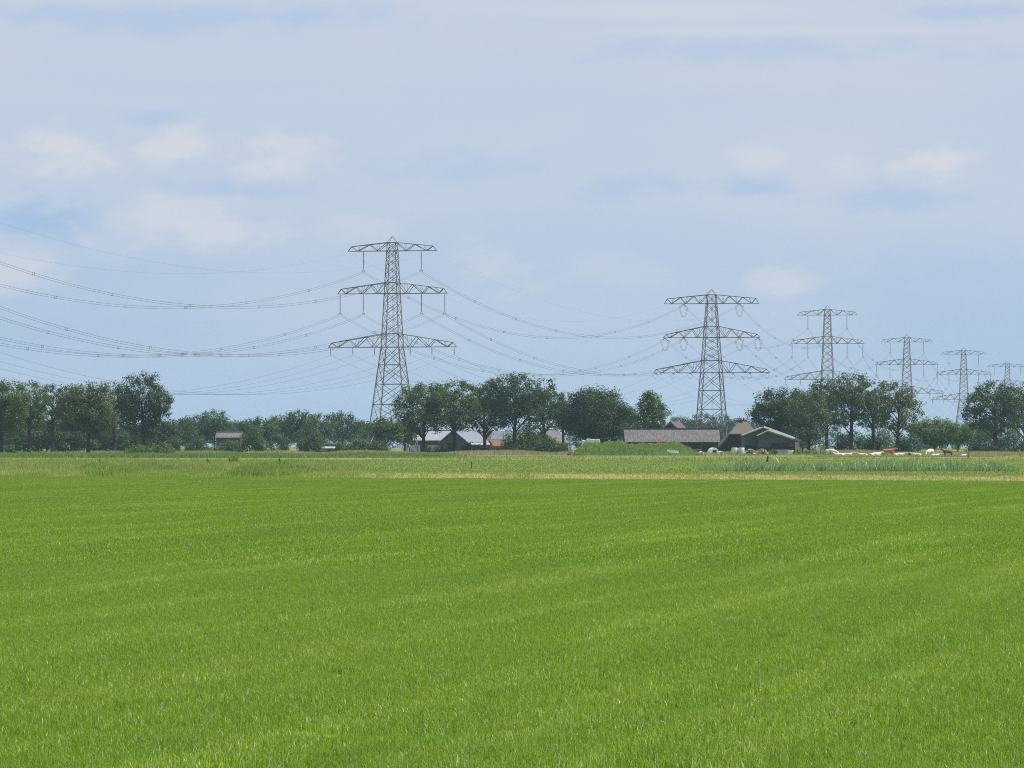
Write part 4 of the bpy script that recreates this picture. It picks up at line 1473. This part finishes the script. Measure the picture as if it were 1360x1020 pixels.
# verge boards of the two gables
MB().bar((-26.5 * s1, -.42, gz(578, 1110)), (0, -.42, gz(567.4, 1110)), 0.3, caps=True).build('verge_board', M['roof_light'], gb)
MB().bar((0, -.42, gz(567.4, 1110)), (41 * s1, -.42, gz(582.5, 1110)), 0.62, caps=True).build('verge_board', M['roof_light'], gb)
MB().bar((-9 * s1, -4.95, gz(578.6, 1110)), (5 * s1, -4.95, gz(572.0, 1110)), 0.26, caps=True).build('verge_board', M['roof_light'], gb)
MB().bar((5 * s1, -4.95, gz(572.0, 1110)), (49.5 * s1, -4.95, gz(586.6, 1110)), 0.6, caps=True).build('verge_board', M['roof_light'], gb)
slab(gb, 'brick_pier', (44.9 * s1, -4.75, 1.35), (9 * s1, 0.6, 2.7), M['brick_light'])
slab(gb, 'plinth', (16 * s1, -4.62, 0.85), (46 * s1, 0.2, 1.7), M['brick_dark'])
slab(gb, 'door', (20 * s1, -4.78, 1.25), (3.4, 0.08, 2.5), M['dark_open'])
slab(gb, 'plinth', (-16 * s1, -0.12, 1.0), (16 * s1, 0.2, 2.0), M['brick_dark'])

# ------------------------------------------------------------------ grassy mound
M['mound'] = land_mat('mound_soil', (0.06, 0.12, 0.025), (0.10, 0.16, 0.04), 0.3)
M['mound_bl'] = leaf_mat('mound_grass', (0.10, 0.19, 0.03), (0.26, 0.36, 0.09), 0.35, 0.6, 0.25)
MY0, MY1 = 1006.0, 1026.0


def mound_h(px, v):
    """height of the mound at a picture column, v 0..1 through its depth"""
    u = (px - 762) / (931 - 762)
    if u <= 0 or u >= 1:
        return 0.0
    e = min(1.0, (u / 0.10)) ** 0.7
    e2 = min(1.0, (1 - u) / 0.20)
    e2 = e2 * e2 * (3 - 2 * e2)
    h = (2.15 + 0.12 * math.sin(u * 9) + 0.1 * math.sin(u * 23) - 0.22 * math.exp(-((u - 0.62) / 0.12) ** 2) + 0.28 * math.exp(-((u - 0.74) / 0.10) ** 2)) * e * e2
    sv = math.sin(math.pi * min(1, max(0, v))) ** 0.6
    return h * sv


mv, mf = [], []
NX, NY = 70, 14
for jy in range(NY + 1):
    for ix in range(NX + 1):
        px = 760 + (933 - 760) * ix / NX
        Yc = MY0 + (MY1 - MY0) * jy / NY
        mv.append((gx(px, 1015), Yc, mound_h(px, jy / NY) - 0.03))
for jy in range(NY):
    for ix in range(NX):
        a = jy * (NX + 1) + ix
        mf.append((a, a + 1, a + NX + 2, a + NX + 1))
me = bpy.data.meshes.new('grassy_mound')
me.from_pydata(mv, [], mf)
me.materials.append(M['mound'])
me.polygons.foreach_set('use_smooth', [True] * len(me.polygons))
mo = link_mesh('grassy_mound', me)
tag(mo, 'long low silage mound overgrown with green grass before the shed', 'mound')
rg = np.random.default_rng(77)
n = 14000
pxs = rg.uniform(763, 930, n)
vv = rg.uniform(0.0, 0.9, n)
zb = np.array([mound_h(a, c) for a, c in zip(pxs, vv)])
mg = blades('mound_grass', (pxs - 680) / 7000 * 1015, MY0 + vv * (MY1 - MY0), rg.uniform(0.15, 0.55, n) * (0.5 + vnoise(pxs, 95, 0.2)), 0.10, 0.7, M['mound_bl'],
            'green grass', 'grass', 78, zb)
del mg['label'], mg['category']
mg.parent = mo

# ------------------------------------------------------------------ farmyard objects
def bale(loc, r, wdt, mat, label, group, rz=0.0, upright=False):
    mb = MB()
    pts = [(-wdt / 2, 0, 0), (-wdt / 2 + 0.02, 0, 0), (-wdt / 2 + 0.12, 0, 0), (wdt / 2 - 0.12, 0, 0), (wdt / 2 - 0.02, 0, 0), (wdt / 2, 0, 0)]
    mb.tube(pts, [r * 0.75, r * 0.9, r, r, r * 0.9, r * 0.75], 16)
    me = mb.mesh('wrapped_bale', mat, True)
    ob = link_mesh('wrapped_bale', me, None, (loc[0], loc[1], loc[2] + (r if not upright else wdt / 2)))
    ob.rotation_euler = (0, R(90) if upright else 0, rz)
    tag(ob, label, 'bale', group)
    return ob


Y = 1075
bale((gx(975.5, Y), Y, 0), 0.64, 1.5, M['wrap_green'], 'left of the two pale green wrapped bales before the dark gable', 'pale wrapped bales', R(80), True)
bale((gx(984.5, Y), Y, 0), 0.64, 1.5, M['wrap_green'], 'right of the two pale green wrapped bales before the dark gable', 'pale wrapped bales', R(20), True)
Y = 1100
for q, (p, lab) in enumerate([(914, 'black wrapped bale nearest the mound end'), (921, 'middle black wrapped bale by the shed'), (928, 'black wrapped bale nearest the white hutch')]):
    bale((gx(p, Y), Y + q * 0.5, 0), 0.62, 1.25, M['wrap_dark'], lab, 'black wrapped bales', R(70 + 20 * q))
# white round-topped hutches
def hutch(px, Y, s, label):
    root = empty('calf_hutch', (gx(px, Y), Y, 0), R(15))
    mb = MB()
    for i in range(9):
        a = math.pi * i / 8
        for yy in (-1.1, 1.1):
            mb.v.append((math.cos(a) * 0.95 * s, yy * s, math.sin(a) ** 0.8 * 1.5 * s))
    for i in range(8):
        mb.f.append((2 * i, 2 * i + 1, 2 * i + 3, 2 * i + 2))
    mb.f.append(tuple(2 * i + 1 for i in range(9)))
    mb.f.append(tuple(2 * i for i in range(9))[::-1])
    mb.build('shell', M['white'], root, smooth=False)
    slab(root, 'hutch_shade', (0, -1.12 * s, 0.5 * s), (0.8 * s, 0.05, 1.0 * s), M['dark_open'])  # dark sheet stands in for the shade inside the hutch
    slab(root, 'base_rim', (0, 0, 0.06), (2.0 * s, 2.3 * s, 0.12), M['off_white'])
    tag(root, label, 'hutch', 'white calf hutches')


hutch(947, 1090, 1.0, 'large white round-topped calf hutch at the right end of the shed')
hutch(931, 1078, 0.5, 'small white calf hutch left of the large one')
hutch(957, 1082, 0.55, 'small white calf hutch right of the large one')
# stack of white bales on the mound and other small things on it
Y = 1016
zt = mound_h(785, 0.5)
for q in range(4):
    lab = ['leftmost white square bale on the mound', 'second white square bale from the left on the mound',
           'third white square bale from the left on the mound', 'rightmost white square bale on the mound'][q]
    ob = MB().box((0, 0, 0.5), (0.84, 0.9, 0.98)).build('square_bale', M['white'], None, (gx(775.5 + q * 6.1, Y), Y, mound_h(775.5 + q * 6.1, 0.5) - 0.05))
    bv = ob.modifiers.new('bevel', 'BEVEL')
    bv.width = 0.1
    bv.segments = 2
    tag(ob, lab, 'bale', 'white bales on the mound')
# tan heap left of the mound
mb = MB()
rnd = random.Random(5)
for i in range(40):
    a = rnd.uniform(0, 6.28)
    r = rnd.uniform(0, 0.75)
    hgt = 1.5 * (1 - r / 0.85)
    mb.box((r * math.cos(a), r * math.sin(a), hgt * rnd.uniform(0.3, 0.9)), (0.5, 0.45, 0.35), Matrix.Rotation(rnd.uniform(0, 3), 3, 'Z') @ Matrix.Rotation(rnd.uniform(-.5, .5), 3, 'X'))
ob = mb.build('hay_heap', surf('old_hay', (0.36, 0.29, 0.19), 1.0, 0.3, 4.0), None, (gx(759, 1020), 1020, 0))
tag(ob, 'small tan hay heap at the left end of the mound', 'heap')
# white sheet on the mound crest
ob = MB().box((0, 0, 0.08), (1.7, 0.9, 0.16), Matrix.Rotation(R(4), 3, 'Y')).build('white_board', M['white'], None, (gx(866, 1016), 1016.2, mound_h(866, 0.5) + 0.18))
tag(ob, 'white board lying on the mound crest', 'board')
# red implement
ri = empty('farm_implement', (gx(878, 1017), 1018, mound_h(878, 0.55) - 0.05), R(10))
tag(ri, 'red farm implement standing on the mound before the shed roof', 'implement')
MB().bar((-1.0, 0, 0.55), (1.0, 0, 0.6), 0.16, caps=True).bar((-0.6, 0, 0.55), (-0.3, 0.1, 1.15), 0.13, caps=True).bar((0.4, 0, 0.58), (-0.3, 0.1, 1.15), 0.12, caps=True).build('frame', M['red_paint'], ri)
for s in (-0.8, 0.0, 0.8):
    MB().bar((s, 0, 0.58), (s + 0.15, -0.2, 0.0), 0.10, caps=True).build('tine', M['red_paint'], ri)
for s in (-0.95, 0.95):
    MB().tube([(s - 0.09, 0.25, 0.34), (s + 0.09, 0.25, 0.34)], 0.34, 12).build('wheel', M['rubber'], ri)
# white trough on the mound front
tr_ = empty('trough', (gx(893, 1003), 1003, 0.45), R(-6))
tr_.rotation_euler = (0, R(8), R(-6))
tag(tr_, 'white feed trough lying tilted against the mound front', 'trough')
slab(tr_, 'basin', (0, 0, 0.36), (2.1, 0.8, 0.5), M['white'])
slab(tr_, 'inside', (0, 0, 0.612), (1.9, 0.62, 0.02), M['concrete'])
for s in (-0.8, 0.8):
    slab(tr_, 'leg', (s, 0, 0.0), (0.12, 0.7, 0.22), M['wood'])
# rubble heap, wall, tub near the green barn
Y = 1068
rnd = random.Random(9)
for q, (p, lab, n_) in enumerate([(996, 'grey rubble heap right of the pale bales', 46), (1012, 'tan rubble heap before the green barn', 50)]):
    mb = MB()
    for i in range(n_):
        x = rnd.gauss(0, 0.95)
        y = rnd.uniform(-.6, .6)
        h = 1.15 * math.exp(-(x / 1.1) ** 2)
        s = rnd.uniform(0.2, 0.5)
        mb.box((x, y, h * rnd.uniform(0.15, 1)), (s * 1.2, s, s * 0.7), Matrix.Rotation(rnd.uniform(0, 3), 3, 'Z') @ Matrix.Rotation(rnd.uniform(-.6, .6), 3, 'X'))
    ob = mb.build('rubble_heap', surf('rubble_%d' % q, (0.28, 0.26, 0.23) if q == 0 else (0.34, 0.29, 0.20), 0.95, 0.4, 2.0), None, (gx(p, Y), Y, 0))
    tag(ob, lab, 'heap', 'rubble heaps by the green barn')
bush(1025, 592, 1060, 17, 'oak', 'small dark bush before the green gabled barn', n=12)
bush(1054, 594.5, 1062, 24, 'fresh', 'low bush before the brick corner pier', n=10)
ob = MB().box((0, 0, 0.55), (3.0, 0.25, 1.1)).box((-1.2, -0.2, 0.55), (0.2, 0.14, 1.12)).box((0.4, -0.2, 0.55), (0.2, 0.14, 1.12)).build('low_wall', M['concrete'], None, (gx(1040, 1085), 1085, 0))
tag(ob, 'low grey concrete wall before the green barn door', 'wall')
mb = MB().tube([(0, 0, 0), (0, 0, 0.1), (0, 0, 0.95), (0, 0, 1.02)], [0.42, 0.5, 0.62, 0.62], 14)
ob = mb.build('tub', M['white'], None, (gx(1050, 1072), 1072, 0.0))
tag(ob, 'white tub beside the brick corner pier', 'tub')

# ------------------------------------------------------------------ posts and weeds in the meadow
def post(px, ytop, ybase, label, wd=0.11, tilt=0.0):
    Y = gY(ybase)
    H = gz(ytop, Y)
    root = empty('fence_post', (gx(px, Y), Y, 0))
    mb = MB().tube([(0, 0, -0.1), (0, 0, H * 0.5), (0.01, 0, H)], [wd / 2, wd / 2, wd / 2.3], 8)
    mb.build('post', M['wood'], root)
    MB().bar((wd / 2 + .003, -0.02, H * 0.8), (wd / 2 + .05, -0.02, H * 0.8), 0.03, caps=True).build('insulator_knob', M['dark_open'], root)
    root.rotation_euler = (0, R(tilt), R(20))
    tag(root, label, 'post', 'fence posts in the meadow')


post(131, 608.5, 621.5, 'dark leaning post in the meadow below the broad olive tree', 0.09, 9)
post(371.5, 608.5, 622.5, 'dark straight post in the meadow below the low hazy wood', 0.13, -2)
post(626, 613, 622.5, 'thin short post in the meadow below the solar barn', 0.10, 0)
post(1019, 606, 614, 'stub post with a pale stake behind the reeds', 0.26, 4)
st_ = MB().bar((0, 0, 0), (0.42, 0, -0.62), 0.10, caps=True).build('stake', M['off_white'], None, (gx(1021.5, 618), 603, 0.98))
st_.location.z = gz(607.5, 603)
tag(st_, 'pale slanting stake beside the stub post behind the reeds', 'stake')
post(1286, 600.5, 609, 'dark post at the right end of the cattle', 0.2, -3)


def dock(px, ytop, ybase, label, seed):
    Y = gY(ybase)
    H = gz(ytop, Y)
    rnd = random.Random(seed)
    root = empty('dock_plant', (gx(px, Y), Y, 0))
    mb = MB()
    lf = MB()
    for s in range(5):
        a = rnd.uniform(-0.5, 0.5)
        hh = H * rnd.uniform(0.7, 1.0)
        mb.tube([(a * 0.3, 0, 0), (a * 0.7, rnd.uniform(-.1, .1), hh * 0.6), (a, 0, hh)], [0.03, 0.025, 0.012], 5)
        for i in range(9):
            f = rnd.uniform(0.25, 1.0)
            p = Vector((a * (0.3 + 0.7 * f), 0, hh * f))
            d = Vector((rnd.uniform(-1, 1), rnd.uniform(-1, 1), rnd.uniform(-0.1, 0.7))).normalized()
            sd2 = d.cross(Vector((0, 0, 1))).normalized() * 0.08
            L = rnd.uniform(0.18, 0.34)
            lf.add([p, p + d * L * 0.5 + sd2, p + d * L, p + d * L * 0.5 - sd2], [(0, 1, 2, 3)])
    mb.build('stem', M['weed_dark'], root)
    lf.build('leaf', M['weed_dark'], root)
    tag(root, label, 'plant', 'tall weeds in the meadow')


dock(307, 604.5, 617, 'tall dark dock weed in the left meadow', 3)
dock(314, 606.5, 617, 'shorter dark dock weed right of the tall one', 5)
dock(280, 610, 617, 'small dark weed left of the dock weeds', 8)

# ------------------------------------------------------------------ cattle
def cow_mesh(kind):
    """one continuous animal grown on a skeleton; faces +x, stands on z=0"""
    V, Ed, Rd = [], [], []

    def vtx(p, r, parent=None):
        V.append(p)
        Rd.append(r)
        if parent is not None:
            Ed.append((parent, len(V) - 1))
        return len(V) - 1
    lie = kind.startswith('lying')
    dz = -0.62 if lie else 0.0
    hip = vtx((-0.72, 0, 1.12 + dz), (0.30, 0.30))
    b1 = vtx((-0.25, 0, 1.06 + dz), (0.37, 0.36), hip)
    b2 = vtx((0.25, 0, 1.04 + dz), (0.38, 0.36), b1)
    sh = vtx((0.68, 0, 1.08 + dz), (0.31, 0.34), b2)
    if kind in ('grazing',):
        n1 = vtx((1.02, 0, 0.90), (0.19, 0.17), sh)
        n2 = vtx((1.25, 0, 0.58), (0.15, 0.14), n1)
        h1 = vtx((1.36, 0, 0.36), (0.16, 0.14), n2)
        h2 = vtx((1.46, 0, 0.12), (0.09, 0.09), h1)
        headp = (1.33, 0, 0.44)
    else:
        n1 = vtx((1.00, 0, 1.26 + dz), (0.20, 0.17), sh)
        n2 = vtx((1.20, 0, 1.42 + dz), (0.16, 0.14), n1)
        h1 = vtx((1.38, 0, 1.44 + dz), (0.16, 0.14), n2)
        h2 = vtx((1.66, 0, 1.28 + dz), (0.09, 0.09), h1)
        headp = (1.30, 0, 1.50 + dz)
    for s in (-1, 1):
        e1 = vtx((headp[0] - 0.02, s * 0.16, headp[2]), (0.04, 0.04), h1)
        vtx((headp[0] - 0.06, s * 0.30, headp[2] - 0.02), (0.05, 0.03), e1)
        if lie:
            k1 = vtx((0.62, s * 0.26, 0.28), (0.13, 0.13), sh)
            k2 = vtx((0.98, s * 0.28, 0.09), (0.08, 0.08), k1)
            vtx((0.62, s * 0.30, 0.07), (0.06, 0.06), k2)
            k1 = vtx((-0.60, s * 0.36, 0.30), (0.18, 0.18), hip)
            k2 = vtx((-0.15, s * 0.46, 0.16), (0.11, 0.11), k1)
            vtx((-0.55, s * 0.46, 0.08), (0.06, 0.06), k2)
        else:
            k1 = vtx((0.62, s * 0.20, 0.72), (0.14, 0.13), sh)
            k2 = vtx((0.66, s * 0.19, 0.40), (0.075, 0.075), k1)
            k3 = vtx((0.64, s * 0.19, 0.09), (0.055, 0.055), k2)
            vtx((0.69, s * 0.19, 0.03), (0.065, 0.05), k3)
            k1 = vtx((-0.62, s * 0.22, 0.80), (0.20, 0.16), hip)
            k2 = vtx((-0.84, s * 0.20, 0.50), (0.085, 0.08), k1)
            k3 = vtx((-0.78, s * 0.20, 0.10), (0.055, 0.055), k2)
            vtx((-0.73, s * 0.20, 0.03), (0.065, 0.05), k3)
    t1 = vtx((-1.02, 0, 1.20 + dz), (0.05, 0.05), hip)
    t2 = vtx((-1.10, 0, 0.85 + dz * 0.8), (0.03, 0.03), t1)
    vtx((-1.10, 0, 0.55 + dz * 0.6), (0.045, 0.045), t2)
    me = bpy.data.meshes.new('cow_skeleton')
    me.from_pydata(V, Ed, [])
    ob = bpy.data.objects.new('cow_skeleton', me)
    COL.objects.link(ob)
    md = ob.modifiers.new('skin', 'SKIN')
    md.use_smooth_shade = True
    for i, r in enumerate(Rd):
        me.skin_vertices[0].data[i].radius = r
    me.skin_vertices[0].data[0].use_root = True
    su = ob.modifiers.new('sub', 'SUBSURF')
    su.levels = 2
    su.render_levels = 2
    dg = bpy.context.evaluated_depsgraph_get()
    out = bpy.data.meshes.new_from_object(ob.evaluated_get(dg))
    out.name = 'cow_' + kind
    bpy.data.objects.remove(ob)
    return out


COAT = {'white': surf('white_coat', (0.66, 0.62, 0.55), 0.8, 0.08, 1.5), 'cream': surf('cream_coat', (0.56, 0.44, 0.33), 0.8, 0.15, 1.5),
        'brown': surf('brown_coat', (0.34, 0.17, 0.075), 0.8, 0.2, 1.5), 'dark': surf('dark_brown_coat', (0.13, 0.05, 0.035), 0.8, 0.2, 1.5),
        'black': surf('black_coat', (0.025, 0.022, 0.022), 0.8, 0.2, 1.5)}
CM = {}


def cow(px, Y, kind, coat, rz, label, s=1.0):
    key = (kind, coat)
    if key not in CM:
        if kind not in CM:
            CM[kind] = cow_mesh(kind)
        m2 = CM[kind].copy()
        m2.materials.clear()
        m2.materials.append(COAT[coat])
        CM[key] = m2
    ob = link_mesh('cow', CM[key], None, (gx(px, Y), Y, 0))
    ob.rotation_euler = (0, 0, R(rz))
    ob.scale = (s, s, s)
    tag(ob, label, 'cow', 'cattle in the pasture')


px, xs, ys = scat(9000, 1080, 1320, 893, 872, 47)
blades('pasture_grass', xs, ys, np.random.default_rng(19).uniform(0.14, 0.34, len(xs)), 0.08, 0.5, M['rough'],
       'longer pasture grass in front of the cattle', 'grass', 48)
cow(1104, 925, 'grazing', 'white', -8, 'large white cow standing at the left end of the herd, head down')
cow(1115, 900, 'lying', 'white', 172, 'white cow lying right beside the large standing white one', 0.9)
cow(1125, 905, 'lying', 'cream', 10, 'cream cow lying second from the left group', 0.9)
cow(1146, 905, 'lying', 'cream', 190, 'cream cow lying alone beneath the straight-trunked tree', 0.85)
cow(1162, 898, 'lying', 'white', 15, 'white cow lying left of the standing brown one', 1.0)
cow(1180, 915, 'standing', 'brown', 5, 'brown cow standing broadside in the middle of the herd')
cow(1194, 900, 'lying_up', 'white', 0, 'white cow lying right of the brown one, head raised', 0.9)
cow(1208, 920, 'standing', 'black', 75, 'small black calf facing away between lying cattle', 0.62)
cow(1217, 905, 'lying', 'cream', 185, 'cream cow lying right of the black calf', 0.9)
cow(1235.5, 918, 'grazing', 'white', 228, 'white cow standing with rump to the viewer at the right')
cow(1242, 899, 'lying', 'white', 8, 'small white calf lying by the rump of the right white cow', 0.7)
cow(1259, 925, 'standing', 'dark', 195, 'dark red-brown cow at the right end of the herd', 0.85)
cow(1279, 905, 'lying', 'white', 30, 'little white calf lying near the dark post', 0.55)
